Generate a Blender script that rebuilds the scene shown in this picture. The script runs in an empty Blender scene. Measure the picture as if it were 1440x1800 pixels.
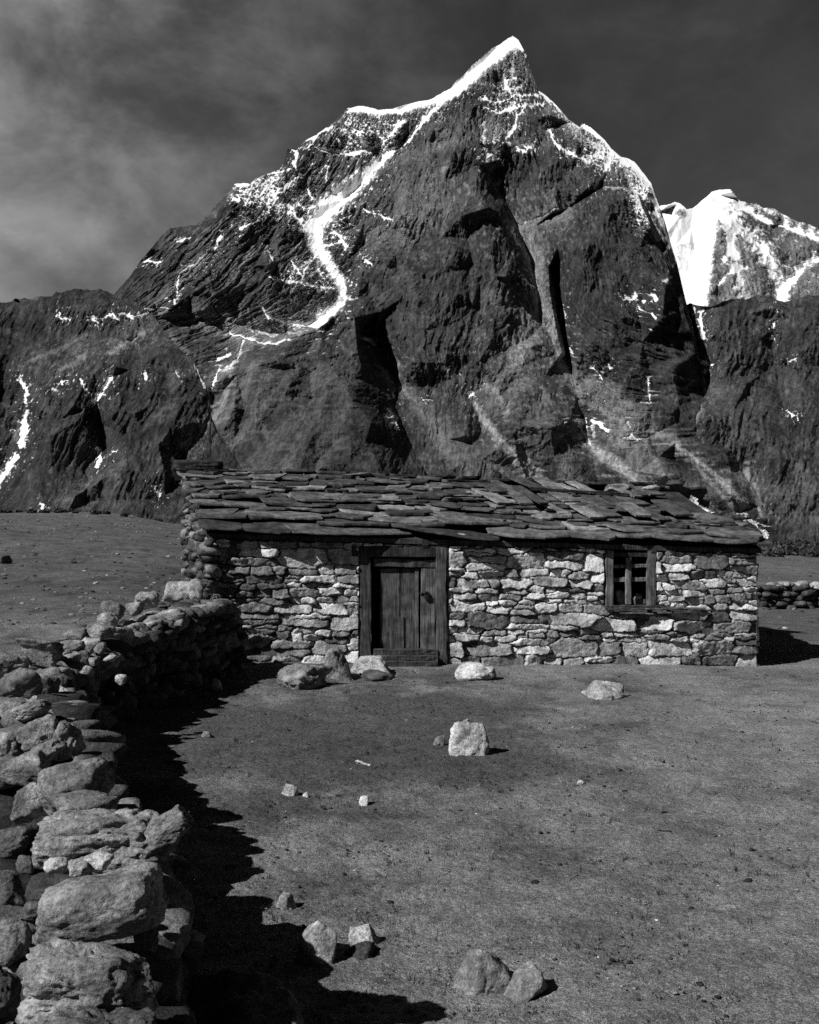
import bpy, math, random
import numpy as np
from mathutils import Vector
random.seed(7)
C = bpy.context.scene.collection
SC = bpy.context.scene
# ------------------------------------------------------------------ camera
H = 2.25            # eye height above the yard
F = 1900.0          # focal length in pixels of the 1440x1800 photograph
cam = bpy.data.objects.new('camera', bpy.data.cameras.new('camera'))
C.objects.link(cam)
cam.location = (0, 0, H)
cam.rotation_euler = (math.radians(90), 0, 0)
cam.data.sensor_fit = 'VERTICAL'
cam.data.sensor_height = 24
cam.data.lens = 24 * F / 1800
cam.data.clip_start = .05
cam.data.clip_end = 60000
SC.camera = cam
# ------------------------------------------------------------------ light
SUN_AZ, SUN_EL = math.radians(52), math.radians(41)   # azimuth: to the left of straight behind the camera
SUND = Vector((-math.sin(SUN_AZ) * math.cos(SUN_EL), -math.cos(SUN_AZ) * math.cos(SUN_EL), math.sin(SUN_EL)))
sun = bpy.data.objects.new('sun', bpy.data.lights.new('sun', 'SUN'))
C.objects.link(sun)
sun.data.energy = 5.0
sun.data.angle = math.radians(.5)
sun.data.color = (1, 1, 1)
sun.rotation_euler = SUND.to_track_quat('Z', 'Y').to_euler()
SC.view_settings.view_transform = 'Standard'
SC.view_settings.look = 'None'
SC.view_settings.exposure = 0
SC.view_settings.gamma = 1
SC.cycles.diffuse_bounces = 1
SC.cycles.max_bounces = 4
SC.cycles.use_denoising = False
SC.cycles.sample_clamp_indirect = 3


class NT:
    def __init__(s, t):
        s.t = t; t.nodes.clear()
    def n(s, kind, **kw):
        x = s.t.nodes.new(kind)
        for k, v in kw.items():
            if k.startswith('i_'):
                x.inputs[k[2:].replace('_', ' ')].default_value = v
            else:
                setattr(x, k, v)
        return x
    def l(s, a, b):
        s.t.links.new(a, b)
    def val(s, x, sock):
        if hasattr(x, 'is_output'):
            s.l(x, sock)
        else:
            sock.default_value = x
    def m(s, op, a, b=0.0, c=None):
        x = s.n('ShaderNodeMath', operation=op)
        s.val(a, x.inputs[0]); s.val(b, x.inputs[1])
        if c is not None: s.val(c, x.inputs[2])
        return x.outputs[0]
    def mix(s, f, a, b):
        x = s.n('ShaderNodeMix', data_type='FLOAT')
        s.val(f, x.inputs[0]); s.val(a, x.inputs[2]); s.val(b, x.inputs[3])
        return x.outputs[0]
    def ramp(s, v, a, b, c=0.0, d=1.0, smooth=True):
        x = s.n('ShaderNodeMapRange', interpolation_type='SMOOTHSTEP' if smooth else 'LINEAR')
        s.val(v, x.inputs[0]); x.inputs[1].default_value = a; x.inputs[2].default_value = b
        x.inputs[3].default_value = c; x.inputs[4].default_value = d
        return x.outputs[0]
    def noise(s, vec, scale, detail=4, rough=.55, dist=0.0, kind='FBM'):
        x = s.n('ShaderNodeTexNoise', noise_type=kind)
        s.l(vec, x.inputs['Vector'])
        x.inputs['Scale'].default_value = scale; x.inputs['Detail'].default_value = detail
        x.inputs['Roughness'].default_value = rough; x.inputs['Distortion'].default_value = dist
        return x.outputs[0]
    def mapping(s, vec, scale=(1, 1, 1), rot=(0, 0, 0), loc=(0, 0, 0)):
        x = s.n('ShaderNodeMapping')
        s.l(vec, x.inputs[0]); x.inputs['Scale'].default_value = scale
        x.inputs['Rotation'].default_value = rot; x.inputs['Location'].default_value = loc
        return x.outputs[0]


# world: the sky seen through the deep filter of a black and white film, with thin cirrus
world = bpy.data.worlds.new('World'); SC.world = world; world.use_nodes = True
w = NT(world.node_tree)
sky = w.n('ShaderNodeTexSky', sky_type='NISHITA', sun_disc=False)
sky.sun_elevation = SUN_EL
sky.sun_rotation = math.atan2(SUND.x, SUND.y)
sky.altitude = 4500
sky.air_density = .8
sky.dust_density = .3
sep = w.n('ShaderNodeSeparateColor'); w.l(sky.outputs[0], sep.inputs[0])
tc = w.n('ShaderNodeTexCoord').outputs['Generated']
sx = w.n('ShaderNodeSeparateXYZ'); w.l(tc, sx.inputs[0])
red = w.m('MINIMUM', sep.outputs[0], 1.6)
warp = w.mapping(tc, (3.4, 1, 3.9), (0, math.radians(38), 0), (.35, 0, .2))
c1 = w.noise(warp, 1.7, 8, .6, .25)
c2 = w.noise(w.mapping(tc, (3.0, 1, 6.5), (0, math.radians(35), 0), (3, 1, 2)), 2.2, 8, .6, .3)
veil = w.ramp(sx.outputs[0], .10, -.36)
low = w.ramp(sx.outputs[2], .42, .05)
cl = w.m('MULTIPLY', w.ramp(c1, .30, .72), w.m('ADD', w.m('MULTIPLY', veil, 1.35), .15))
cl2 = w.m('MULTIPLY', w.ramp(c2, .45, .75), w.m('ADD', w.m('MULTIPLY', veil, .45), .12))
front = w.m('MULTIPLY', w.ramp(sx.outputs[1], .3, .75), w.ramp(sx.outputs[2], .75, .45))
haze_ = w.m('MULTIPLY', w.m('MULTIPLY', veil, w.m('ADD', w.m('MULTIPLY', low, .40), .35)), .50)
SKYS = (1.05, .95)
tot = w.m('ADD', w.m('MULTIPLY', red, w.m('ADD', w.m('MULTIPLY', front, .22), .20)), w.m('MULTIPLY', w.m('MULTIPLY', w.m('ADD', w.m('ADD', cl, cl2), haze_), front), 1.5))
comb = w.n('ShaderNodeCombineColor')
for k in range(3): w.l(tot, comb.inputs[k])
bg = w.n('ShaderNodeBackground'); w.l(comb.outputs[0], bg.inputs[0]); bg.inputs[1].default_value = .11
wo = w.n('ShaderNodeOutputWorld'); w.l(bg.outputs[0], wo.inputs[0])

# ------------------------------------------------------------------ numpy noise
def _h(ix, iy, iz, seed):
    h = (ix.astype(np.int64) * 374761393 + iy.astype(np.int64) * 668265263 + iz.astype(np.int64) * 2147483647 // 3 + seed * 974634777) & 0xffffffff
    h = ((h ^ (h >> 13)) * 1274126177) & 0xffffffff
    h = ((h ^ (h >> 16)) * 2246822519) & 0xffffffff
    return (h ^ (h >> 15)) & 0xffffffff


def noise2(x, y, seed=0):
    ix, iy = np.floor(x), np.floor(y)
    fx, fy = x - ix, y - iy
    u, v = fx * fx * fx * (fx * (fx * 6 - 15) + 10), fy * fy * fy * (fy * (fy * 6 - 15) + 10)
    z = np.zeros_like(ix)
    def g(ax, ay):
        a = _h(ix + ax, iy + ay, z, seed) * (2 * np.pi / 4294967296.)
        return np.cos(a) * (fx - ax) + np.sin(a) * (fy - ay)
    return 1.5 * ((g(0, 0) * (1 - u) + g(1, 0) * u) * (1 - v) + (g(0, 1) * (1 - u) + g(1, 1) * u) * v)


def noise3(p, seed=0):
    i = np.floor(p); f = p - i
    u = f * f * (3 - 2 * f)
    r = 0
    for a in (0, 1):
        for b in (0, 1):
            for c in (0, 1):
                v = _h(i[:, 0] + a, i[:, 1] + b, i[:, 2] + c, seed) / 2147483648. - 1
                r = r + v * (u[:, 0] if a else 1 - u[:, 0]) * (u[:, 1] if b else 1 - u[:, 1]) * (u[:, 2] if c else 1 - u[:, 2])
    return r


def fbm2(x, y, oct=5, seed=0, gain=.5, ridged=False):
    r, a, t = 0, 1., 0.
    for k in range(oct):
        n = noise2(x * 2 ** k + k * 17.3, y * 2 ** k - k * 9.1, seed + k)
        r = r + a * ((1 - 2 * np.abs(n)) if ridged else n)
        t += a; a *= gain
    return r / t


def fbm3(p, oct=4, seed=0, gain=.5):
    r, a, t = 0, 1., 0.
    for k in range(oct):
        r = r + a * noise3(p * 2 ** k + 13.7 * k, seed + k); t += a; a *= gain
    return r / t


def sstep(a, b, x):
    t = np.clip((x - a) / (b - a), 0, 1)
    return t * t * (3 - 2 * t)


# ------------------------------------------------------------------ mesh helpers
def mesh_from(name, verts, quads=None, faces=None, attrs=None, smooth=True):
    me = bpy.data.meshes.new(name)
    if quads is not None:
        k = quads.shape[1]
        me.vertices.add(len(verts)); me.vertices.foreach_set('co', np.ascontiguousarray(verts, dtype=np.float32).ravel())
        me.loops.add(quads.size); me.loops.foreach_set('vertex_index', quads.astype(np.int32).ravel())
        me.polygons.add(len(quads)); me.polygons.foreach_set('loop_start', np.arange(0, quads.size, k, dtype=np.int32))
        me.polygons.foreach_set('loop_total', np.full(len(quads), k, dtype=np.int32))
        me.update(calc_edges=True)
    else:
        me.from_pydata([tuple(v) for v in verts], [], faces)
    for nm, arr in (attrs or {}).items():
        at = me.attributes.new(nm, 'FLOAT', 'POINT')
        at.data.foreach_set('value', np.ascontiguousarray(arr, dtype=np.float32))
    me.validate()
    if smooth:
        me.polygons.foreach_set('use_smooth', np.ones(len(me.polygons), dtype=bool))
    me.update()
    return me


def link(name, me, mat, parent=None):
    o = bpy.data.objects.new(name, me)
    C.objects.link(o)
    if mat is not None:
        me.materials.append(mat)
    if parent is not None:
        o.parent = parent
    return o


def tag(o, label=None, cat=None, group=None, kind=None):
    if label: o['label'] = label
    if cat: o['category'] = cat
    if group: o['group'] = group
    if kind: o['kind'] = kind
    return o


def empty(name, loc=(0, 0, 0), rz=0.0):
    o = bpy.data.objects.new(name, None)
    C.objects.link(o); o.location = loc; o.rotation_euler = (0, 0, rz)
    o.empty_display_size = .2
    return o


def P(px, py, d):
    return np.array([(px - 720) / F * d, d, H - (py - 900) / F * d])


def gridquads(nr, nc):
    i = np.arange(nr * nc).reshape(nr, nc)
    return np.stack([i[:-1, :-1], i[:-1, 1:], i[1:, 1:], i[1:, :-1]], -1).reshape(-1, 4)


# ------------------------------------------------------------------ materials
def surf(name, build):
    m = bpy.data.materials.new(name); m.use_nodes = True
    t = NT(m.node_tree)
    p = t.n('ShaderNodeBsdfPrincipled'); p.inputs['Roughness'].default_value = .95
    p.inputs['Specular IOR Level'].default_value = .15
    o = t.n('ShaderNodeOutputMaterial'); t.l(p.outputs[0], o.inputs[0])
    col, height, dist = build(t, p)
    cc = t.n('ShaderNodeCombineColor')
    for k in range(3): t.val(col, cc.inputs[k])
    t.l(cc.outputs[0], p.inputs['Base Color'])
    if height is not None:
        b = t.n('ShaderNodeBump'); b.inputs['Distance'].default_value = dist; b.inputs['Strength'].default_value = 1
        t.l(height, b.inputs['Height']); t.l(b.outputs[0], p.inputs['Normal'])
    return m


def attr(t, name):
    return t.n('ShaderNodeAttribute', attribute_name=name).outputs['Fac']


def geo(t):
    return t.n('ShaderNodeNewGeometry').outputs['Position']


def b_stone(scale=1.0, base=1.0, bump=.022):
    def f(t, p):
        v = geo(t)
        tone = attr(t, 'tone')
        n1 = t.noise(v, 7 * scale, 6, .62)
        n2 = t.noise(v, 60 * scale, 5, .7)
        n3 = t.noise(v, 3.0 * scale, 4, .6, .5)
        lich = t.ramp(t.noise(v, 15 * scale, 5, .65, .6), .56, .70)
        k = t.m('MULTIPLY', t.ramp(n1, .28, .72, .52, 1.42), t.ramp(n2, .28, .72, .50, 1.45))
        k = t.m('MULTIPLY', k, t.ramp(n3, .36, .62, .62, 1.22))
        k = t.m('MULTIPLY', k, t.mix(lich, 1.0, .50))
        col = t.m('MINIMUM', t.m('MULTIPLY', t.m('MULTIPLY', tone, base), k), .8)
        hgt = t.m('ADD', t.noise(v, 22 * scale, 8, .68), t.m('MULTIPLY', t.noise(v, 90 * scale, 3, .6), .35))
        return col, hgt, bump
    return f


M_STONE = surf('weathered_stone', b_stone())
M_SLATE = surf('roof_slate', b_stone(1.3, 1, .006))


def b_wood(t, p):
    tcg = t.n('ShaderNodeTexCoord').outputs['Object']
    v = t.mapping(tcg, (38, 38, 2.2))
    n1 = t.noise(v, 1.0, 6, .65, .4)
    n2 = t.noise(tcg, 5, 4, .6)
    tone = attr(t, 'tone')
    col = t.m('MULTIPLY', tone, t.m('MULTIPLY', t.ramp(n1, .3, .7, .4, 1.5), t.ramp(n2, .3, .7, .5, 1.4)))
    return col, n1, .012


M_WOOD = surf('weathered_wood', b_wood)


def b_ground(t, p):
    v = geo(t)
    tone = attr(t, 'tone')
    turf = attr(t, 'turf')
    a = t.noise(v, 28, 6, .7)
    b = t.noise(t.mapping(v, (1, 1, 1)), 3.2, 6, .62, .3)
    c = t.noise(v, 110, 3, .7)
    d = t.noise(v, .55, 4, .55)
    clump = t.ramp(t.noise(v, 11, 5, .68, .5), .56, .66)
    spk = t.ramp(t.noise(v, 46, 2, .5), .70, .78)
    k = t.m('MULTIPLY', t.ramp(a, .3, .7, .62, 1.34), t.ramp(b, .3, .7, .76, 1.2))
    k = t.m('MULTIPLY', k, t.ramp(c, .34, .66, .45, 1.55))
    k = t.m('MULTIPLY', k, t.ramp(d, .35, .65, .88, 1.12))
    k = t.m('MULTIPLY', k, t.mix(t.m('MULTIPLY', clump, t.m('ADD', t.m('MULTIPLY', turf, .7), .3)), 1.0, .55))
    k = t.m('ADD', k, t.m('MULTIPLY', spk, .55))
    col = t.m('MULTIPLY', tone, k)
    hgt = t.m('ADD', t.m('ADD', a, t.m('MULTIPLY', c, .4)), t.m('MULTIPLY', clump, .25))
    return col, hgt, .045


M_GROUND = surf('trodden_turf', b_ground)


def b_mount(t, p):
    v = geo(t)
    snow, pale, tone, blow = attr(t, 'snow'), attr(t, 'pale'), attr(t, 'tone'), attr(t, 'fine')
    v2 = t.mapping(v, (1, 1, .35))
    n1 = t.noise(v2, .016, 8, .68)
    n2 = t.noise(v2, .075, 6, .72)
    n3 = t.noise(v, .003, 4, .5)
    k = t.m('MULTIPLY', t.ramp(n1, .32, .68, .55, 1.5), t.ramp(n2, .3, .7, .52, 1.6))
    k = t.m('MULTIPLY', k, t.ramp(n3, .35, .65, .82, 1.16))
    rock = t.m('MULTIPLY', t.m('MULTIPLY', tone, .072), k)
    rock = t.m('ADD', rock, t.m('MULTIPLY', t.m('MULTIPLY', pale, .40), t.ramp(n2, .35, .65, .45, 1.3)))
    brk = t.m('MULTIPLY', t.m('SUBTRACT', t.noise(v, .05, 6, .75), .5), 1.2)
    s = t.ramp(t.m('ADD', snow, t.m('MULTIPLY', brk, t.ramp(snow, .02, .3))), .22, .80)
    col = t.mix(s, rock, .93)
    hgt = t.m('ADD', t.m('MULTIPLY', n1, 1.0), t.m('MULTIPLY', n2, .4))
    hgt = t.m('MULTIPLY', hgt, t.mix(s, 1.0, .25))
    return col, hgt, 26.0


M_MOUNT = surf('mountain_rock_and_snow', b_mount)
# ------------------------------------------------------------------ mountains
def interp_line(pts, step=14):
    out = []
    for (a, b) in zip(pts[:-1], pts[1:]):
        n = max(1, int(math.hypot(b[0] - a[0], b[1] - a[1]) / step))
        for k in range(n):
            t = k / n
            out.append([a[i] + (b[i] - a[i]) * t for i in range(len(a))])
    out.append(list(pts[-1]))
    return out


def rbf(lines, X, Y):
    pts = np.array([p for l in lines for p in interp_line(l, 22)], float)
    key = np.round(pts[:, :2] / 5)
    _, idx = np.unique(key, axis=0, return_index=True)
    pts = pts[idx]
    n = len(pts)
    D = np.hypot(pts[:, None, 0] - pts[None, :, 0], pts[:, None, 1] - pts[None, :, 1])
    A = np.zeros((n + 1, n + 1)); A[:n, :n] = D; A[:n, n] = 1; A[n, :n] = 1
    A[:n, :n] += np.eye(n) * -.3
    wgt = np.linalg.solve(A, np.append(pts[:, 2], 0))
    out = np.full(X.shape, wgt[n])
    for k in range(n):
        out += wgt[k] * np.hypot(X - pts[k, 0], Y - pts[k, 1])
    return out


def facets(lines, X, Y, seed, step, amp, shear):
    """broken rock: flat facets strung between the ridge and gully lines, with smaller breaks between them"""
    from mathutils.geometry import delaunay_2d_cdt
    rs = np.random.RandomState(seed)
    x0, x1, y0, y1 = X.min() - 60, X.max() + 60, Y.min() - 60, Y.max() + 60
    pts, edges, val = [], [], []
    for l in lines:
        q = interp_line(l, 30)
        for i, p in enumerate(q):
            j = 0 if i in (0, len(q) - 1) else 1
            pts.append((p[0] + rs.normal() * 2.2 * j, p[1] + rs.normal() * 2.2 * j)); val.append(p[2] + rs.normal() * amp * .22 * j)
            if i: edges.append((len(pts) - 2, len(pts) - 1))
    n0 = len(pts); L = np.array(pts)
    gx, gy = np.meshgrid(np.arange(x0, x1, step), np.arange(y0, y1, step * 1.55))
    gx = gx + rs.uniform(-.46, .46, gx.shape) * step; gy = gy + rs.uniform(-.46, .46, gy.shape) * step * 1.55
    gx, gy = gx.ravel(), gy.ravel()
    dmin = np.min(np.hypot(gx[:, None] - L[None, :, 0], gy[:, None] - L[None, :, 1]), 1)
    k = dmin > step * .55
    gx, gy = gx[k], gy[k]
    base = rbf(lines, gx, gy)
    base = base + amp * (fbm2(shear(gx, gy) / (step * 2.2), gy / (step * 6.), 2, seed + 3, .6, True) + rs.normal(size=len(gx)) * .45)
    pts += [(float(a), float(b)) for a, b in zip(gx, gy)]; val += list(base)
    res = delaunay_2d_cdt([Vector(p) for p in pts], edges, [], 0, 1e-4, True)
    V = np.array([[v.x, v.y] for v in res[0]]); orig = res[3]
    W = np.zeros(len(V)); P0 = np.array(pts); vv = np.array(val)
    for i, o in enumerate(orig):
        if o: W[i] = vv[o[0]]
        else:
            d = np.hypot(P0[:, 0] - V[i, 0], P0[:, 1] - V[i, 1]); m = np.argsort(d)[:3]; W[i] = vv[m].mean()
    out = np.zeros(X.shape); hit = np.zeros(X.shape, bool)
    xs = X[0]
    for t in res[2]:
        a, b, c = t[:3]
        (ax, ay), (bx, by), (cx, cy) = V[a], V[b], V[c]
        det = (by - cy) * (ax - cx) + (cx - bx) * (ay - cy)
        if abs(det) < 1e-6: continue
        i0, i1 = np.searchsorted(xs, [min(ax, bx, cx), max(ax, bx, cx)])
        if i1 <= i0: continue
        xx, yy = X[:, i0:i1], Y[:, i0:i1]
        rows = np.where((yy.max(1) >= min(ay, by, cy)) & (yy.min(1) <= max(ay, by, cy)))[0]
        if len(rows) == 0: continue
        r0, r1 = rows[0], rows[-1] + 1
        xx, yy = xx[r0:r1], yy[r0:r1]
        l1 = ((by - cy) * (xx - cx) + (cx - bx) * (yy - cy)) / det; l2 = ((cy - ay) * (xx - cx) + (ax - cx) * (yy - cy)) / det; l3 = 1 - l1 - l2
        m = (l1 >= -1e-6) & (l2 >= -1e-6) & (l3 >= -1e-6)
        sub = out[r0:r1, i0:i1]; sub[m] = (l1 * W[a] + l2 * W[b] + l3 * W[c])[m]; hit[r0:r1, i0:i1] |= m
    if (~hit).any():
        out[~hit] = rbf(lines, X[~hit], Y[~hit])
    return out


def stroke(field, X, Y, pts, w0, w1=None, val=1.0, rag=.6, wob=None):
    """mark a ragged band along a line on the rock: snow in a couloir or on a ledge, scree in a gully"""
    w1 = w0 if w1 is None else w1
    n = len(pts) - 1
    xs = [p[0] for p in pts]; ys = [p[1] for p in pts]
    M = max(w0, w1) * 3.5 + 16
    sel = np.where((X > min(xs) - M) & (X < max(xs) + M) & (Y > min(ys) - M) & (Y < max(ys) + M))
    if len(sel[0]) == 0: return
    x, y = X[sel], Y[sel]
    if wob is not None:
        x = x + wob[0][sel] * 2.6; y = y + wob[1][sel] * 2.6
    best = np.full(x.shape, -9.); dm = np.full(x.shape, 999.)
    for k in range(n):
        ax, ay, bx, by = *pts[k], *pts[k + 1]
        L2 = (bx - ax) ** 2 + (by - ay) ** 2 + 1e-6
        t = np.clip(((x - ax) * (bx - ax) + (y - ay) * (by - ay)) / L2, 0, 1)
        d = np.hypot(x - ax - t * (bx - ax), y - ay - t * (by - ay))
        ww = w0 + (w1 - w0) * (k + t) / n
        best = np.maximum(best, 1 - d / (ww * 1.45 + .7)); dm = np.minimum(dm, d / (ww * 1.2 + 4.5))
    nz = wob[2][sel] if wob is not None else 0
    v = np.where(best > -.6, np.clip((best + nz * rag) * 1.5, 0, 1), 0) * val
    halo = np.clip((np.exp(-dm) + nz * 1.6 - .38) * 1.4, 0, .72) * val
    field[sel] = np.maximum(field[sel], np.maximum(v, halo * (dm < 3)))


def sheet(name, x0, x1, dx, nrow, ybot, crest, dist, slope, lines, shear, seed, snow_strokes=(), pale_strokes=(),
          namp=1.0, tone=1.0, base_snow=None, jag=3.0, relief=1.0, smooth=None, pale_amt=lambda X, Y: .35, back=400):
    """a mountain side: a real slope that leans back from the viewer as it rises, with ridges and gullies, and a far side behind the crest"""
    xs = np.arange(x0, x1 + dx, dx)
    cx, cy = zip(*crest)
    yc = np.interp(xs, cx, cy)
    yc = yc + jag * fbm2(xs / 22., xs * 0 + seed, 5, seed, .62)
    v = np.linspace(0, 1, nrow) ** .96
    yb = ybot + 0 * xs
    Y = yb[None, :] + (yc - yb)[None, :] * v[:, None]
    X = np.repeat(xs[None, :], nrow, 0)
    rel = facets(lines, X, Y, seed + 500, 30, 23 * namp, shear) * relief
    # streaks down the fall line
    U = shear(X, Y)
    wx = fbm2(X / 60., Y / 60., 3, seed + 50) * 16
    ribs = fbm2((U + wx) / 46., Y / 190., 5, seed + 1, .55, True)
    rib2 = fbm2((U + wx * .6) / 15., Y / 62. + 5, 5, seed + 9, .6, True)
    blk = fbm2(X / 40. + wx / 40, Y / 30., 6, seed + 20, .6)
    fine = fbm2(X / 7., Y / 9., 4, seed + 31, .65)
    mask = sstep(0, .05, 1 - v)[:, None] * (1 - .75 * smooth(X, Y) if smooth else 1)
    billow = np.abs(fbm2(X / 20. + wx / 20, Y / 30., 4, seed + 25, .6))
    wob = (fbm2(X / 14., Y / 14., 3, seed + 60, .6) * 2, fbm2(X / 14., Y / 14., 3, seed + 61, .6) * 2, fbm2((U) / 5., Y / 8., 3, seed + 62, .65) * 1.2)
    snow = np.zeros_like(X) if base_snow is None else base_snow(X, Y, U, wob)
    pn = fbm2((U + wx) / 9., Y / 22., 4, seed + 91, .55); pm = fbm2(X / 50., Y / 50., 3, seed + 95)
    for s in snow_strokes: stroke(snow, X, Y, s[0], s[1], s[2] if len(s) > 2 else None, s[3] if len(s) > 3 else 1.0, s[4] if len(s) > 4 else .55, wob)
    mask = mask * (1 - .8 * np.clip(snow * 1.3 - .3, 0, 1))
    q = slope(X, Y) - rel - mask * namp * (9 * ribs + 10 * rib2 + 2 * blk - 8 * billow + 2.4 * fine)
    D = dist * np.exp(q / F)
    PX, PY = X, Y
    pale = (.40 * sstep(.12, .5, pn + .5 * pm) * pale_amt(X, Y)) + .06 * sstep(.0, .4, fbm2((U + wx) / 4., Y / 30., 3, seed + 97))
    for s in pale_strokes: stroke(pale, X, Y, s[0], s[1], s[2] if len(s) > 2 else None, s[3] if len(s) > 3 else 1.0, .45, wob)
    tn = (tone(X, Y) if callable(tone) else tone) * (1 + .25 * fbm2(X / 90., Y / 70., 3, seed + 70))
    wxs = (PX - 720) / F * D; wz = H - (PY - 900) / F * D
    tn = tn * (1 + .55 * fbm2((U + wx) / 9., Y / 80., 4, seed + 80, .6) + .4 * fbm2(X / 26., Y / 20., 4, seed + 84, .6))
    V = np.stack([wxs, D, wz], -1)
    # far side: falls away behind the crest
    top = V[-1]
    rows = []
    for k, (dd, dz) in enumerate(((.06, -.02), (.2, -.12), (.5, -.42))):
        r = top.copy(); r[:, 1] += back * dd * 5; r[:, 0] += (top[:, 0] / top[:, 1]) * back * dd * 5
        r[:, 2] += back * dz * 5 + fbm2(xs / 30., xs * 0 + k, 3, seed + k) * back * dd * .6
        rows.append(r)
    V = np.concatenate([V, np.stack(rows)], 0)
    ext = lambda A: np.concatenate([A, np.repeat(A[-1:], 3, 0)], 0)
    me = mesh_from(name, V.reshape(-1, 3), gridquads(nrow + 3, len(xs)),
                   attrs={'snow': ext(snow).ravel(), 'pale': ext(pale).ravel(), 'tone': ext(tn).ravel()}, smooth=False)
    return tag(link(name, me, M_MOUNT), kind='structure')


# --- the great peak
CREST_B = [(150, 560), (190, 530), (205, 512), (225, 490), (250, 455), (270, 432), (285, 413), (300, 401), (345, 395), (365, 378), (380, 360), (392, 348), (403, 338), (413, 323), (438, 322),
           (446, 316), (470, 305), (490, 299), (500, 284), (505, 262), (514, 262), (522, 264), (530, 252), (560, 234), (585, 216), (600, 202), (612, 190), (640, 186), (665, 193), (690, 191),
           (715, 183), (730, 180), (752, 176), (775, 165), (793, 155), (803, 140), (815, 134), (828, 116), (845, 103), (866, 84), (880, 78), (892, 68), (901, 63), (911, 70), (925, 95),
           (934, 122), (945, 158), (960, 168), (976, 183), (1000, 210), (1020, 224), (1024, 216), (1036, 222), (1062, 245), (1075, 262), (1092, 275), (1115, 283), (1130, 303), (1145, 322),
           (1152, 345), (1162, 370), (1172, 400), (1180, 430), (1190, 462), (1197, 492), (1206, 530), (1216, 566), (1228, 612), (1233, 645), (1243, 680), (1262, 725), (1290, 775), (1340, 865), (1400, 950), (1420, 975)]
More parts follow.
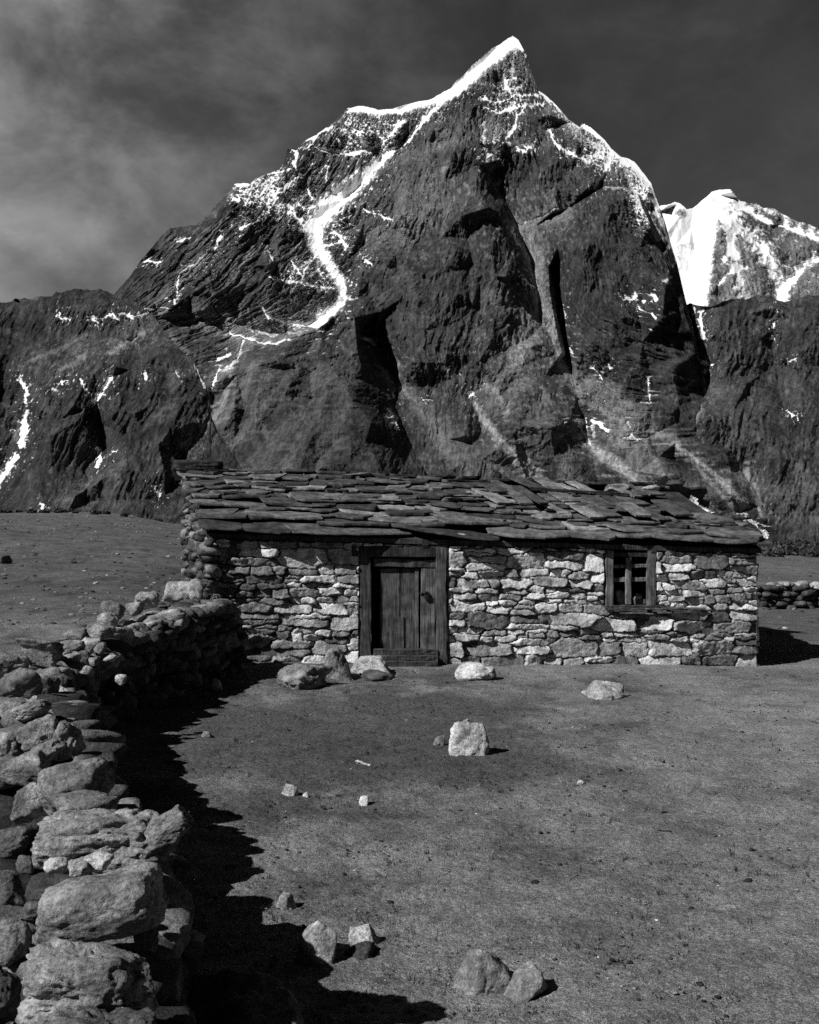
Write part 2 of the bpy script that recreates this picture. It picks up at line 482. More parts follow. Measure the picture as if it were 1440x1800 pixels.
LB = [
    [(150, 560, -60), (250, 460, -50), (345, 398, -30), (407, 330, -10), (505, 265, 0), (612, 192, 0), (700, 188, 0), (795, 156, 0), (901, 64, 10), (945, 160, 5), (1020, 222, 0), (1092, 276, 0), (1145, 325, 0), (1190, 465, -8), (1208, 530, 4), (1232, 640, 14), (1262, 725, 14), (1400, 950, 0)],
    # the long central edge and the dark cleft on its right
    [(898, 90, 16), (868, 150, 22), (846, 215, 34), (842, 290, 56), (862, 345, 78), (888, 410, 82), (912, 480, 72), (926, 530, 54), (938, 590, 36)],
    [(866, 305, 10), (884, 345, -2), (910, 400, -6), (931, 455, 0), (944, 505, 14), (950, 560, 18)],
    [(885, 190, 24), (892, 250, 28), (882, 280, 26)],
    [(935, 250, 26), (950, 300, 30), (955, 345, 22)], [(985, 250, 32), (1012, 280, 40), (1040, 325, 48)],
    [(1000, 215, 6), (1060, 262, 8), (1100, 320, 12), (1140, 370, 10), (1165, 440, 6)],
    # right buttress
    [(1052, 350, 80), (1095, 342, 84), (1128, 364, 72), (1150, 420, 55), (1176, 480, 52), (1200, 545, 48), (1222, 620, 42)],
    [(1080, 430, 78), (1110, 510, 88), (1130, 600, 90), (1150, 680, 84)],
    [(1012, 378, 64), (994, 430, 66), (992, 480, 66), (1001, 560, 64), (1014, 630, 54)],
    [(964, 472, 26), (970, 520, 30), (977, 570, 30), (988, 620, 30)], [(974, 468, -34), (981, 520, -42), (989, 570, -42), (1000, 622, -26), (1012, 680, 10)], [(930, 395, 22), (1000, 366, 14), (1046, 337, 22), (1095, 328, 26), (1134, 350, 22)],
    [(955, 480, 22), (958, 540, 26), (950, 600, 46), (960, 660, 40)],
    [(905, 407, 8), (940, 395, 26), (975, 370, 42)],
    # lower central spur and fan
    [(925, 610, 62), (905, 670, 78), (880, 700, 92), (900, 760, 92), (925, 800, 60)], [(958, 730, 84), (985, 700, 80), (1000, 740, 84), (975, 800, 84), (1000, 860, 84)],
    [(1014, 700, 46), (1022, 740, 34), (1040, 790, 44), (1090, 850, 48)], [(1075, 790, 66), (1120, 830, 66), (1180, 880, 70)],
    [(1190, 775, 84), (1250, 850, 92), (1310, 930, 92)], [(1180, 800, 62), (1230, 870, 60), (1280, 940, 60)],
    # central face columns
    [(700, 300, 24), (690, 400, 46), (700, 480, 66), (720, 560, 76), (740, 620, 66)], [(770, 250, 30), (780, 350, 66), (775, 450, 88), (790, 540, 98), (800, 600, 88)],
    [(820, 420, 76), (845, 500, 78), (850, 600, 84)], [(640, 390, 14), (640, 470, 32), (650, 520, 48)],
    [(730, 680, 44), (790, 670, 44), (830, 692, 48)], [(745, 760, 50), (830, 780, 60), (880, 860, 56)], [(955, 850, 38)],
    # couloir
    [(745, 200, -4), (692, 270, -6), (647, 310, -6), (600, 352, -6), (562, 385, -6), (552, 412, -10), (574, 462, -18), (600, 500, -22), (606, 524, -20), (580, 548, -26), (540, 575, -30)], [(655, 330, 16), (620, 365, 22), (600, 410, 24)],
    [(555, 262, 0), (610, 270, -4), (670, 250, -2)], [(620, 215, 4), (680, 210, 4)], [(600, 300, -2), (570, 335, -2)],
    # left ribs
    [(560, 288, 4), (505, 326, 10), (470, 354, 14), (446, 390, 16), (408, 440, 16), (370, 500, 14)], [(540, 330, -6), (500, 380, -2), (470, 430, 2), (430, 500, 4)],
    [(515, 370, 6), (490, 430, 14), (480, 490, 16), (470, 520, 8)], [(540, 470, 0), (560, 510, -2), (520, 545, -18)],
    [(330, 430, -22), (300, 490, -22), (270, 530, -22)], [(400, 380, -2), (340, 470, -6)],
    # hanging terrace below the couloir
    [(280, 560, -30), (380, 560, -34), (440, 580, -42), (500, 588, -44)], [(330, 620, 0), (400, 610, -18), (430, 625, -10)],
    # dark triangular spur: crest, and the sunless side to its right
    [(372, 735, 40), (385, 690, 48), (415, 655, 58), (440, 630, 70), (480, 606, 78), (520, 594, 82), (560, 578, 92), (590, 556, 98), (612, 540, 104), (622, 560, 120), (628, 610, 118), (634, 670, 104), (668, 716, 84), (690, 765, 80), (712, 825, 78), (725, 860, 78)],
    [(642, 575, 6), (664, 605, 0), (684, 640, 4), (694, 676, 10), (694, 712, 36), (712, 760, 36), (742, 822, 40), (762, 860, 44)],
    [(500, 650, 98), (560, 640, 112), (590, 700, 132), (640, 780, 136), (600, 840, 140)], [(430, 720, 82), (470, 800, 106), (400, 860, 100), (330, 880, 90)],
    [(545, 620, 84), (548, 700, 104)], [(376, 700, 30), (330, 780, 60), (308, 830, 66)],
    [(300, 970, 110), (500, 970, 150), (700, 970, 140), (900, 970, 100), (1100, 970, 90), (1300, 970, 100)],
]
SB = [
    ([(904, 74), (888, 82), (868, 98), (848, 114), (830, 132), (808, 152), (785, 168), (770, 176)], 15, 11, 1, .2), ([(612, 193), (640, 191), (665, 197), (700, 193), (730, 184), (770, 174)], 7, 9, 1, .25),
    ([(905, 74), (916, 84), (925, 97)], 6, 3), ([(790, 165), (765, 190), (748, 206), (735, 221)], 5, 2.5),
    ([(693, 261), (672, 280), (648, 300)], 5, 13, 1, .25), ([(648, 302), (625, 322), (600, 345), (578, 362), (562, 378)], 15, 26, 1, .25), ([(567, 352), (560, 376), (548, 398)], 10, 20, 1, .25), ([(550, 398), (556, 425), (566, 446)], 20, 14, 1, .3),
    ([(566, 446), (582, 470), (597, 492), (604, 510), (604, 524)], 12, 8, 1, .3), ([(604, 526), (592, 540), (574, 553), (558, 568)], 8, 12, 1, .25), ([(558, 566), (540, 574)], 6, 3),
    ([(575, 445), (590, 470), (602, 492)], 4, 2.5, .85), ([(693, 261), (716, 250), (735, 226), (752, 205)], 2.2, 2, .9),
    ([(584, 407), (597, 414), (607, 436)], 3), ([(556, 437), (575, 430), (597, 425)], 3), ([(600, 382), (618, 376)], 2.5), ([(640, 368), (660, 374), (685, 385)], 1.6), ([(640, 456), (652, 462)], 2),
    ([(555, 259), (585, 267), (613, 269), (647, 264), (672, 252), (697, 224), (709, 211)], 3.2, 2.5), ([(665, 236), (676, 247)], 4), ([(613, 269), (622, 270)], 5), ([(690, 222), (730, 205)], 2), ([(630, 240), (648, 262)], 2),
    ([(513, 262), (522, 267), (517, 292), (500, 300), (470, 305)], 2.6), ([(538, 247), (560, 236), (584, 221)], 2), ([(409, 324), (438, 324)], 2.2),
    ([(547, 286), (525, 304), (505, 327), (472, 352), (447, 388), (430, 397)], 3, 3.4), ([(412, 350), (420, 352)], 4), ([(440, 340), (425, 365), (420, 378)], 2.5), ([(468, 330), (450, 345)], 3.2), ([(430, 397), (424, 400)], 4.5),
    ([(574, 295), (570, 318)], 5, 4), ([(560, 235), (540, 262)], 1.8), ([(576, 288), (560, 300)], 2.5),
    ([(388, 415), (374, 442)], 3, 2.4, .8), ([(360, 447), (345, 462), (315, 478)], 2.5, 2, .6), ([(313, 484), (312, 505), (306, 533)], 2.2), ([(254, 459), (279, 460)], 2.6), ([(310, 425), (332, 418)], 1.6, 1.6, .8),
    ([(254, 544), (280, 541), (300, 542)], 1.8, 1.8, .7), ([(471, 485), (500, 493), (540, 500), (592, 507), (602, 510)], 2.4, 3, .8), ([(459, 537), (466, 550), (479, 560), (498, 568), (520, 571), (546, 570)], 2.6, 4),
    ([(504, 355), (518, 378), (538, 402), (548, 420)], 2.2, 3.4), ([(510, 456), (518, 470), (529, 484), (540, 470)], 1.6), ([(470, 440), (478, 456)], 2, 2, .8), ([(540, 330), (548, 350)], 1.8), ([(556, 470), (570, 492)], 1.6),
    ([(850, 173), (868, 177), (885, 177), (905, 166), (936, 164), (944, 168)], 2.2, 2.6), ([(853, 187), (866, 193), (879, 197), (900, 190), (925, 184), (952, 183)], 2.2, 2.4), ([(880, 196), (892, 192), (900, 188)], 4.5), ([(888, 140), (893, 160)], 3, 4, .9), ([(903, 100), (896, 150)], 2, 3, .6), ([(878, 160), (915, 152)], 2.5, 2.5, .8),
    ([(906, 222), (893, 238), (880, 252), (864, 268), (850, 278)], 3.4, 4.2), ([(924, 186), (910, 205), (902, 222)], 1.8, 2.4, .8), ([(850, 214), (851, 245), (853, 270)], 3.4, 3, .65), ([(926, 262), (934, 256), (941, 244)], 2.2), ([(920, 258), (938, 262)], 2, 2, .9), ([(905, 262), (920, 266)], 1.8),
    ([(876, 200), (870, 230), (865, 255)], 2.4, 2, .55),
    ([(950, 160), (964, 174), (977, 184), (998, 204), (1018, 224)], 3.5, 5, 1, .4), ([(1027, 222), (1045, 233), (1064, 247), (1080, 266), (1094, 280)], 5, 6, .9), ([(1094, 282), (1114, 290), (1128, 308), (1144, 330)], 10, 6, 1, .35),
    ([(963, 214), (972, 246), (985, 262), (1005, 268), (1020, 276), (1037, 284)], 2, 3.2, .9), ([(1075, 268), (1068, 290), (1060, 310), (1046, 328)], 4.5, 5), ([(1005, 225), (1030, 245), (1060, 262)], 5, 4, .6), ([(1037, 283), (1052, 262), (1066, 250)], 2.4, 3, .7), ([(1018, 224), (1012, 240), (1030, 256)], 3, 4, .6), ([(1064, 330), (1090, 330), (1110, 336)], 3, 3, .55),
    ([(1102, 297), (1112, 325), (1124, 352), (1142, 388), (1160, 420)], 7, 6, .55), ([(1148, 340), (1160, 380), (1172, 420), (1186, 462)], 4, 4, .6), ([(1150, 350), (1155, 380)], 4, 4, .9),
    ([(901, 407), (906, 420), (913, 430)], 1.8), ([(901, 407), (925, 391), (954, 380), (986, 361)], 1.3, 1, .6), ([(918, 488), (928, 498), (941, 505)], 2.4, 2, 1, .3), ([(989, 548), (991, 556)], 2), ([(1003, 612), (1005, 620)], 2),
    ([(1100, 521), (1107, 526), (1118, 520)], 3), ([(1124, 541), (1127, 543)], 2), ([(1130, 528), (1135, 526)], 1.8), ([(1170, 494), (1182, 489)], 2), ([(1150, 519), (1154, 526)], 4), ([(1148, 553), (1152, 558)], 3), ([(1040, 643), (1047, 650), (1059, 664)], 1.2), ([(1070, 641), (1073, 647)], 2), ([(1139, 665), (1141, 690), (1143, 709)], 1.5, 1.6, .9),
    ([(1012, 739), (1028, 742)], 4), ([(1018, 745), (1026, 760), (1037, 778)], 4, 4, .7), ([(1040, 738), (1052, 744), (1068, 757)], 3.5), ([(1042, 745), (1044, 770)], 4, 4, .6), ([(1110, 764), (1120, 770)], 2), ([(1103, 742), (1108, 748)], 3, 3, .7),
    ([(1312, 908), (1330, 924), (1350, 946)], 1.8, 2.2), ([(647, 596), (659, 604)], 2.8, 2.4, 1, .3), ([(779, 649), (788, 649)], 3.5), ([(824, 692), (832, 692)], 4), ([(684, 724), (690, 727)], 4.5), ([(694, 742), (698, 752)], 2.2), ([(689, 692), (692, 698)], 2), ([(744, 702), (757, 704)], 1.2, 1.2, .8),
    ([(397, 585), (430, 592), (467, 605), (492, 602), (508, 594)], 2.4, 2, .8), ([(455, 582), (480, 592)], 2, 2, .7), ([(485, 580), (530, 585)], 3, 3, .6), ([(430, 598), (420, 625), (405, 645), (388, 650)], 3, 3, .7), ([(382, 630), (405, 625)], 2.2), ([(386, 648), (378, 668), (370, 690)], 2.6, 2, .85),
    ([(323, 783), (314, 794), (309, 803)], 4, 4.5), ([(303, 801), (306, 815), (302, 830), (310, 842)], 5, 4), ([(296, 620), (312, 628), (335, 640)], 1.5, 1.5, .6),
]
PB = [([(906, 405), (925, 440), (945, 490)], 12, 9, .7), ([(945, 505), (935, 560), (915, 640)], 9, 26, .55), ([(912, 400), (960, 380), (1000, 368)], 6, 6, .5), ([(830, 700), (870, 765), (945, 850)], 4, 8, .7), ([(1030, 782), (1080, 812), (1140, 862)], 8, 14, .7), ([(560, 572), (490, 596), (430, 602)], 9, 7, .45), ([(700, 660), (730, 710), (790, 790)], 6, 12, .3), ([(370, 742), (330, 790), (310, 850)], 8, 10, .35), ([(640, 440), (690, 400), (760, 330)], 14, 26, .22), ([(1020, 700), (1100, 745), (1180, 770)], 5, 7, .45), ([(850, 210), (875, 250), (860, 275)], 14, 10, .3), ([(400, 590), (470, 600), (520, 590)], 8, 8, .35), ([(640, 300), (760, 260), (820, 230)], 10, 20, .22), ([(900, 600), (880, 660), (850, 680)], 10, 16, .3), ([(1010, 760), (1060, 800)], 10, 14, .4), ([(735, 720), (800, 800), (830, 850)], 5, 8, .3), ([(560, 600), (480, 690), (400, 790)], 4, 8, .16), ([(600, 600), (560, 720), (500, 820)], 4, 10, .14), ([(700, 665), (760, 740), (850, 840)], 8, 34, .22), ([(860, 790), (905, 850)], 20, 20, .18), ([(1100, 770), (1150, 830), (1200, 870)], 14, 30, .35), ([(1060, 800), (1130, 850)], 10, 22, .4), ([(930, 560), (900, 640), (880, 700)], 18, 34, .22), ([(1000, 640), (1040, 690), (1100, 720)], 10, 20, .3), ([(450, 640), (420, 700), (385, 740)], 8, 10, .25), ([(300, 560), (400, 575), (500, 590)], 10, 18, .3), ([(1190, 640), (1180, 700)], 14, 20, .12), 
    ([(830, 700), (850, 741), (888, 781), (927, 822), (957, 855)], 2.2, 4, .9), ([(880, 772), (911, 824), (930, 850)], 4, 3, .6), ([(907, 787), (942, 826), (958, 853)], 8, 6, .45), ([(680, 655), (698, 678), (729, 704)], 6, 4, .5), ([(700, 680), (760, 740), (830, 820)], 5, 3, .3), ([(770, 780), (840, 850)], 8, 4, .3),
    ([(846, 674), (873, 686), (892, 722)], 8, 5, .5), ([(826, 700), (845, 680), (900, 660), (912, 655)], 3, 3, .35), ([(947, 520), (965, 560), (982, 608), (993, 647), (1016, 686)], 12, 8, .62), ([(940, 520), (925, 590), (905, 660)], 16, 34, .42), ([(700, 640), (665, 612)], 6, 4, .4), ([(1000, 655), (1080, 690)], 6, 14, .4),
    ([(925, 405), (940, 440), (950, 495)], 22, 10, .5), ([(950, 385), (995, 375)], 14, 12, .4), ([(925, 395), (985, 365)], 8, 8, .3), ([(1028, 783), (1067, 800), (1092, 824), (1134, 858)], 5, 11, .9), ([(1080, 760), (1110, 800), (1150, 850)], 18, 18, .35), ([(1130, 770), (1160, 830)], 3, 3, .4), ([(1183, 779), (1250, 828), (1290, 868), (1308, 888)], 3, 7, .8), ([(1195, 790), (1270, 870), (1316, 912)], 3, 3, .5),
    ([(1312, 828), (1331, 868), (1340, 905)], 6, 5, .7), ([(1290, 830), (1310, 850)], 8, 8, .5), ([(1226, 663), (1205, 682)], 1.5, 1.5, .8), ([(1060, 745), (1190, 775)], 4, 6, .4), ([(1010, 745), (990, 700)], 5, 5, .3), ([(960, 700), (930, 760)], 12, 20, .22), ([(1000, 800), (990, 860)], 10, 14, .22),
    ([(404, 662), (393, 709), (371, 744), (345, 768), (323, 785)], 3.5, 7, .6), ([(430, 600), (412, 640), (385, 660)], 14, 10, .4), ([(454, 412), (433, 456), (408, 500)], 3, 7, .5), ([(547, 290), (470, 356), (446, 392)], 7, 7, .35), ([(370, 440), (310, 500), (265, 545)], 8, 5, .35), ([(280, 556), (400, 562), (470, 580)], 8, 14, .35), ([(480, 545), (560, 540)], 16, 16, .35), ([(300, 590), (330, 622)], 4, 3, .4), ([(500, 510), (600, 512)], 5, 3, .4),
    ([(700, 320), (720, 380), (700, 420)], 22, 24, .22), ([(760, 300), (780, 360)], 24, 20, .2), ([(850, 120), (915, 110)], 12, 20, .22), ([(970, 190), (1080, 300)], 14, 18, .3), ([(500, 450), (560, 520)], 28, 28, .15), ([(630, 290), (560, 300)], 24, 26, .14), ([(1110, 320), (1180, 460)], 9, 7, .35),
    ([(470, 660), (440, 720), (480, 780)], 6, 5, .16), ([(560, 640), (540, 720), (460, 800)], 10, 16, .13), ([(620, 620), (600, 720), (560, 830)], 8, 22, .13),
]


def shear_b(X, Y):
    k = np.interp(X, [250, 420, 600, 760, 900, 1100, 1300], [.95, .75, .45, .12, -.05, -.15, -.5])
    U = X + k * (np.minimum(Y, 545) - 300)
    # below the cliffs the fall lines spread out as fans
    wl = sstep(900, 640, X)
    ax = 615 * wl + 930 * (1 - wl)
    kk = 140 / (np.maximum(Y - 545, 0) + 140)
    return ax + (X - ax) * kk + (U - X)


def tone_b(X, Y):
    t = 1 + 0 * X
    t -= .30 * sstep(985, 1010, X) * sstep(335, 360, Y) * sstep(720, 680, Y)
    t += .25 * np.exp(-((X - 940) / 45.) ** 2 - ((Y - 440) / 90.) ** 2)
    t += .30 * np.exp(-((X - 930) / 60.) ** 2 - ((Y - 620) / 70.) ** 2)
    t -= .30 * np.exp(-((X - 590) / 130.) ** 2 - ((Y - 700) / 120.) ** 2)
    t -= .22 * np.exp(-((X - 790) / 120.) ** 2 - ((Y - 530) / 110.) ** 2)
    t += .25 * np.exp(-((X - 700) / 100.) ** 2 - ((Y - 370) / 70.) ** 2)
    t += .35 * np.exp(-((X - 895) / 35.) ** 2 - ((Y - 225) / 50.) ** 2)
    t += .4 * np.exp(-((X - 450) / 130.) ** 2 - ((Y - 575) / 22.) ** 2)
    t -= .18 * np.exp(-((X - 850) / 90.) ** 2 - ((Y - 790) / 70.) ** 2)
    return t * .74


ZB = [(640, 240, 90, 50, .75), (480, 345, 95, 65, .85), (550, 490, 90, 65, .62), (590, 405, 55, 45, .65), (900, 160, 55, 80, .62), (870, 255, 40, 40, .55), (930, 255, 30, 40, .4), (1060, 268, 65, 40, .8), (1128, 350, 32, 70, .9),
      (700, 400, 110, 80, .34), (360, 470, 90, 55, .45), (470, 575, 90, 26, .55), (760, 200, 60, 30, .5), (620, 440, 60, 30, .5), (1050, 700, 90, 50, .35), (690, 500, 60, 40, .2), (560, 545, 50, 20, .6), (420, 420, 50, 60, .35), (1000, 205, 40, 30, .7), (740, 330, 60, 60, .3)]


def snow_b(X, Y, U, wob):
    # thin snow held by ledges, cracks and gullies of the high faces
    z = 0 * X
    for (cx_, cy_, sx_, sy_, a) in ZB: z = np.maximum(z, a * np.exp(-((X - cx_) / sx_) ** 2 - ((Y - cy_) / sy_) ** 2))
    w1 = 6 * fbm2(X / 22., Y / 22., 3, 300)
    ledge = fbm2((X + .5 * Y) / 40., (Y - .42 * X + w1) / 9., 4, 301, .55, True)
    crack = fbm2((X + .8 * Y + w1) / 8., (Y - .8 * X) / 42., 4, 307, .55, True)
    gully = fbm2((U + w1) / 9., Y / 46., 4, 311, .55, True)
    speck = fbm2(X / 4.5, Y / 4.5, 3, 315, .6)
    m = np.maximum(np.maximum(ledge, crack * .95), gully * .9) + .30 * speck
    return np.clip((m - (.84 - .66 * z)) * 2.3, 0, .85) * (z > .04) + np.clip(z - .3, 0, 1) * .16


def slope_b(X, Y):
    return .80 * (900 - Y)


def smooth_b(X, Y):
    f = 0 * X
    for (cx_, cy_, sx_, sy_, a) in ((800, 790, 90, 60, .9), (720, 720, 40, 40, .7), (1120, 820, 70, 50, .9), (1230, 850, 70, 60, .8), (935, 600, 30, 70, .7), (940, 430, 30, 60, .6), (430, 600, 60, 30, .6), (560, 780, 120, 70, .45), (480, 570, 60, 20, .6)):
        f = np.maximum(f, a * np.exp(-((X - cx_) / sx_) ** 2 - ((Y - cy_) / sy_) ** 2))
    return f


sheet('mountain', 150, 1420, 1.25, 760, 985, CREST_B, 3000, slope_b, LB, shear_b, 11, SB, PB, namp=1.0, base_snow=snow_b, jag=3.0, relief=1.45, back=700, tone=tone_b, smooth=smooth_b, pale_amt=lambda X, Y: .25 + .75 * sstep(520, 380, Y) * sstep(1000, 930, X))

# --- the snow peak far behind on the right
CREST_A = [(1090, 420), (1130, 400), (1160, 362), (1172, 360), (1186, 355), (1196, 358), (1208, 368), (1218, 366), (1240, 348), (1252, 337), (1264, 333), (1284, 333), (1292, 342), (1300, 352), (1318, 358), (1330, 356), (1342, 366), (1360, 366), (1376, 376), (1392, 384), (1402, 389), (1420, 394), (1440, 402), (1500, 430), (1600, 470)]
LA = [[(1090, 420, 0), (1186, 358, 0), (1264, 335, 0), (1342, 366, 0), (1440, 402, 0), (1600, 470, 0)], [(1264, 340, 8), (1270, 400, 34), (1262, 460, 46), (1260, 530, 50)], [(1215, 400, -6), (1225, 480, -4)], [(1330, 420, -2), (1350, 480, -6), (1370, 540, -6)],
      [(1200, 375, 6), (1190, 430, 14)], [(1420, 430, 14), (1440, 520, 20)], [(1090, 620, 30), (1300, 620, 50), (1600, 620, 30)]]


def snow_a(X, Y, U, wob):
    r = fbm2((X + .3 * Y) / 24., (Y - .4 * X) / 20., 5, 401, .6, True)
    right = sstep(1255, 1280, X + .12 * (Y - 340))
    rockm = right * (.40 + .62 * r) - .62 * np.exp(-((X - 1262 - (Y - 340) * .25) / 9.) ** 2) - .3 * sstep(30, 4, Y - np.interp(X, [p[0] for p in CREST_A], [p[1] for p in CREST_A]))
    for pts, ww in (([(1280, 350), (1300, 400), (1345, 440), (1372, 500), (1380, 530)], 16), ([(1300, 360), (1340, 385), (1440, 420)], 5), ([(1440, 450), (1400, 480), (1370, 520)], 9), ([(1292, 400), (1272, 460)], 5), ([(1262, 500), (1290, 470), (1310, 470)], 4)):
        best = np.full(X.shape, 99.)
        for (ax, ay), (bx, by) in zip(pts[:-1], pts[1:]):
            t = np.clip(((X - ax) * (bx - ax) + (Y - ay) * (by - ay)) / ((bx - ax) ** 2 + (by - ay) ** 2), 0, 1)
            best = np.minimum(best, np.hypot(X - ax - t * (bx - ax), Y - ay - t * (by - ay)))
        rockm = rockm - .55 * np.exp(-(best / ww) ** 2)
    rockm = rockm + .7 * np.exp(-((X - 1198) / 14.) ** 2 - ((Y - 372) / 9.) ** 2) + .45 * np.exp(-((X - 1190) / 10.) ** 2 - ((Y - 460) / 40.) ** 2) * (wob[2] + .3)
    return np.clip(1.05 - rockm * 1.35 + .25 * wob[2], 0, 1)


sheet('snow_peak', 1090, 1600, 1.5, 200, 620, CREST_A, 7500, lambda X, Y: .7 * (620 - Y), LA, lambda X, Y: X - .3 * (Y - 400), 23, (), (([(1290, 420), (1310, 520)], 26, 34, .55), ([(1400, 430), (1420, 500)], 20, 24, .3)),
      namp=.9, base_snow=snow_a, jag=3.0, back=1500)

# --- dark cliffs on the right, in front of the snow peak
CREST_F = [(1150, 560), (1190, 545), (1212, 533), (1225, 537), (1236, 538), (1250, 540), (1268, 530), (1290, 526), (1318, 524), (1332, 519), (1345, 520), (1360, 526), (1380, 531), (1405, 524), (1420, 520), (1440, 520), (1500, 535), (1600, 525), (1720, 560), (1800, 600)]
LF = [[(1150, 560, 0), (1245, 542, -6), (1340, 520, 4), (1440, 520, 0), (1600, 525, 0), (1800, 600, 0)], [(1232, 560, -10), (1236, 600, -10), (1246, 640, -6), (1240, 700, 6)], [(1270, 560, 34), (1280, 640, 52), (1290, 720, 60)], [(1355, 560, 6), (1362, 640, 6), (1378, 720, 8)],
      [(1330, 600, 34), (1350, 720, 48)], [(1400, 560, 36), (1410, 680, 60), (1400, 800, 70)], [(1440, 640, 30), (1480, 740, 40)], [(1300, 820, 60), (1340, 900, 66), (1420, 920, 80), (1600, 800, 60)], [(1150, 980, 90), (1400, 980, 100), (1800, 980, 100)]]
SF = [([(1312, 908), (1330, 924), (1350, 946)], 1.8, 2.2), ([(1217, 543), (1219, 550)], 3.5), ([(1238, 545), (1234, 552), (1230, 566)], 2.4), ([(1230, 564), (1232, 570)], 4), ([(1233, 572), (1235, 594)], 3.4), ([(1232, 636), (1243, 639), (1254, 641)], 4.5, 3), ([(1243, 650), (1240, 655)], 2), ([(1360, 566), (1358, 580), (1359, 597)], 1.6), ([(1362, 545), (1364, 549)], 2, 2, .8), ([(1378, 637), (1401, 629)], 1.6, 2, .75), ([(1385, 723), (1393, 727), (1402, 731)], 1.2), ([(1386, 718), (1384, 726)], 1, 1, .8)]
PF = [([(1183, 779), (1250, 828), (1290, 868), (1312, 892)], 5, 11, .9), ([(1225, 640), (1210, 700), (1190, 770)], 8, 12, .2), ([(1195, 790), (1270, 870), (1316, 912)], 3, 3, .5), ([(1190, 850), (1230, 900)], 20, 20, .2), ([(1230, 664), (1224, 680), (1226, 700), (1231, 716), (1226, 730), (1218, 744)], 3, 5, .6), ([(1312, 828), (1331, 868), (1340, 905)], 6, 5, .6), ([(1260, 700), (1300, 760)], 30, 30, .12), ([(1340, 850), (1420, 900)], 24, 24, .12), ([(1400, 820), (1420, 860)], 14, 14, .2)]
sheet('cliff', 1150, 1800, 1.7, 330, 990, CREST_F, 3150, lambda X, Y: .62 * (900 - Y) - 40 * sstep(1310, 1250, X) + 60 * sstep(1216, 1200, X) - 70 * sstep(655, 740, Y) + 320 * sstep(1235, 1155, X), LF, lambda X, Y: X + .15 * (Y - 500), 37, SF, PF, namp=.95, relief=1.0, jag=4.5, tone=.66, back=350)

# --- foothill with its moraine on the left, in front of the great peak
CREST_C = [(-420, 600), (-250, 560), (-100, 545), (0, 531), (18, 531), (26, 526), (44, 524), (58, 527), (64, 520), (92, 521), (98, 512), (110, 514), (130, 508), (160, 510), (176, 507), (196, 516), (220, 524), (240, 532), (256, 545), (270, 554), (281, 572), (297, 594), (316, 614), (338, 632), (352, 655), (362, 676), (369, 700), (371, 730), (384, 760), (404, 790), (430, 830), (470, 900), (500, 985)]
LC = [[(-420, 600, 0), (0, 532, 0), (110, 514, 0), (180, 508, 0), (256, 545, 8), (297, 594, 24), (338, 632, 36), (366, 690, 62), (371, 730, 62), (404, 790, 80), (470, 900, 110)], [(362, 742, 64), (322, 786, 78), (300, 850, 90)],
      [(110, 545, 22), (160, 550, 26), (230, 556, 22)], [(40, 575, 10), (130, 590, 16), (230, 600, 22)], [(20, 620, 32), (60, 640, 44), (150, 610, 44), (250, 585, 26)],
      [(60, 672, 66), (130, 650, 72), (200, 660, 72), (260, 640, 60), (320, 650, 40)],
      [(0, 690, -4), (20, 760, -8), (10, 830, -4), (-40, 880, 6)], [(36, 680, 20), (44, 740, 14), (30, 800, 16), (10, 850, 20)],
      [(60, 700, 92), (70, 780, 100), (110, 740, 112), (150, 720, 116), (158, 760, 112)], [(170, 705, 80), (176, 740, 76), (178, 790, 76)], [(215, 720, 92), (250, 750, 104), (300, 700, 90), (340, 700, 76)],
      [(130, 810, 88), (160, 850, 86), (150, 880, 92)], [(60, 850, 100), (100, 885, 128), (160, 850, 134), (220, 815, 134), (280, 780, 120), (330, 745, 96)],
      [(200, 880, 140), (260, 880, 134), (290, 870, 110)], [(-420, 990, 100), (-100, 990, 150), (100, 990, 190), (297, 990, 180), (500, 990, 150)], [(-100, 700, 60), (-300, 700, 60)]]
SCs = [([(104, 550), (107, 558), (120, 561)], 2.4), ([(160, 561), (172, 566)], 2), ([(184, 558), (195, 552), (208, 560)], 2.4), ([(150, 556), (184, 560)], 1.4, 1.4, .7), ([(222, 555), (232, 560)], 1.8), ([(205, 550), (230, 556), (258, 552)], 1.3, 1.3, .7), ([(36, 668), (45, 680), (48, 690), (44, 708)], 3.6, 3), ([(46, 720), (43, 744)], 2, 5), ([(43, 746), (42, 765), (37, 785)], 6.5, 4.5), ([(28, 802), (16, 820), (4, 838), (-10, 856)], 5.5, 7), ([(195, 662), (188, 674), (178, 690), (164, 708)], 5, 2.6), ([(255, 658), (256, 664)], 3.2), ([(90, 684), (98, 686)], 2.4, 2.4, .8), ([(107, 672), (120, 669)], 1.5),
       ([(173, 790), (176, 805), (171, 820)], 5, 3.5), ([(196, 794), (202, 794)], 1.8), ([(74, 888), (74, 896)], 3), ([(141, 668), (150, 682), (156, 690)], 1.5), ([(270, 856), (272, 862)], 2.5), ([(277, 862), (279, 874)], 1.8), ([(311, 657), (314, 661)], 2.6, 2.6, .7), ([(340, 640), (352, 662), (360, 680)], 1.3, 1.3, .7), ([(305, 806), (304, 830), (312, 842)], 4, 4)]
PC = [([(374, 735), (345, 768), (323, 785)], 4, 7, .6), ([(30, 650), (58, 632), (101, 615), (150, 590)], 2.5, 3, .35), ([(194, 620), (225, 600), (252, 586)], 3, 4, .65), ([(105, 652), (128, 640), (148, 625)], 3, 4, .5), ([(60, 690), (80, 720)], 12, 12, .14), ([(130, 605), (250, 570)], 14, 14, .14), ([(100, 885), (160, 850), (220, 812)], 6, 6, .16), ([(120, 875), (150, 890)], 10, 8, .28), ([(310, 660), (300, 720)], 10, 8, .16), ([(40, 745), (30, 770)], 10, 8, .4)]
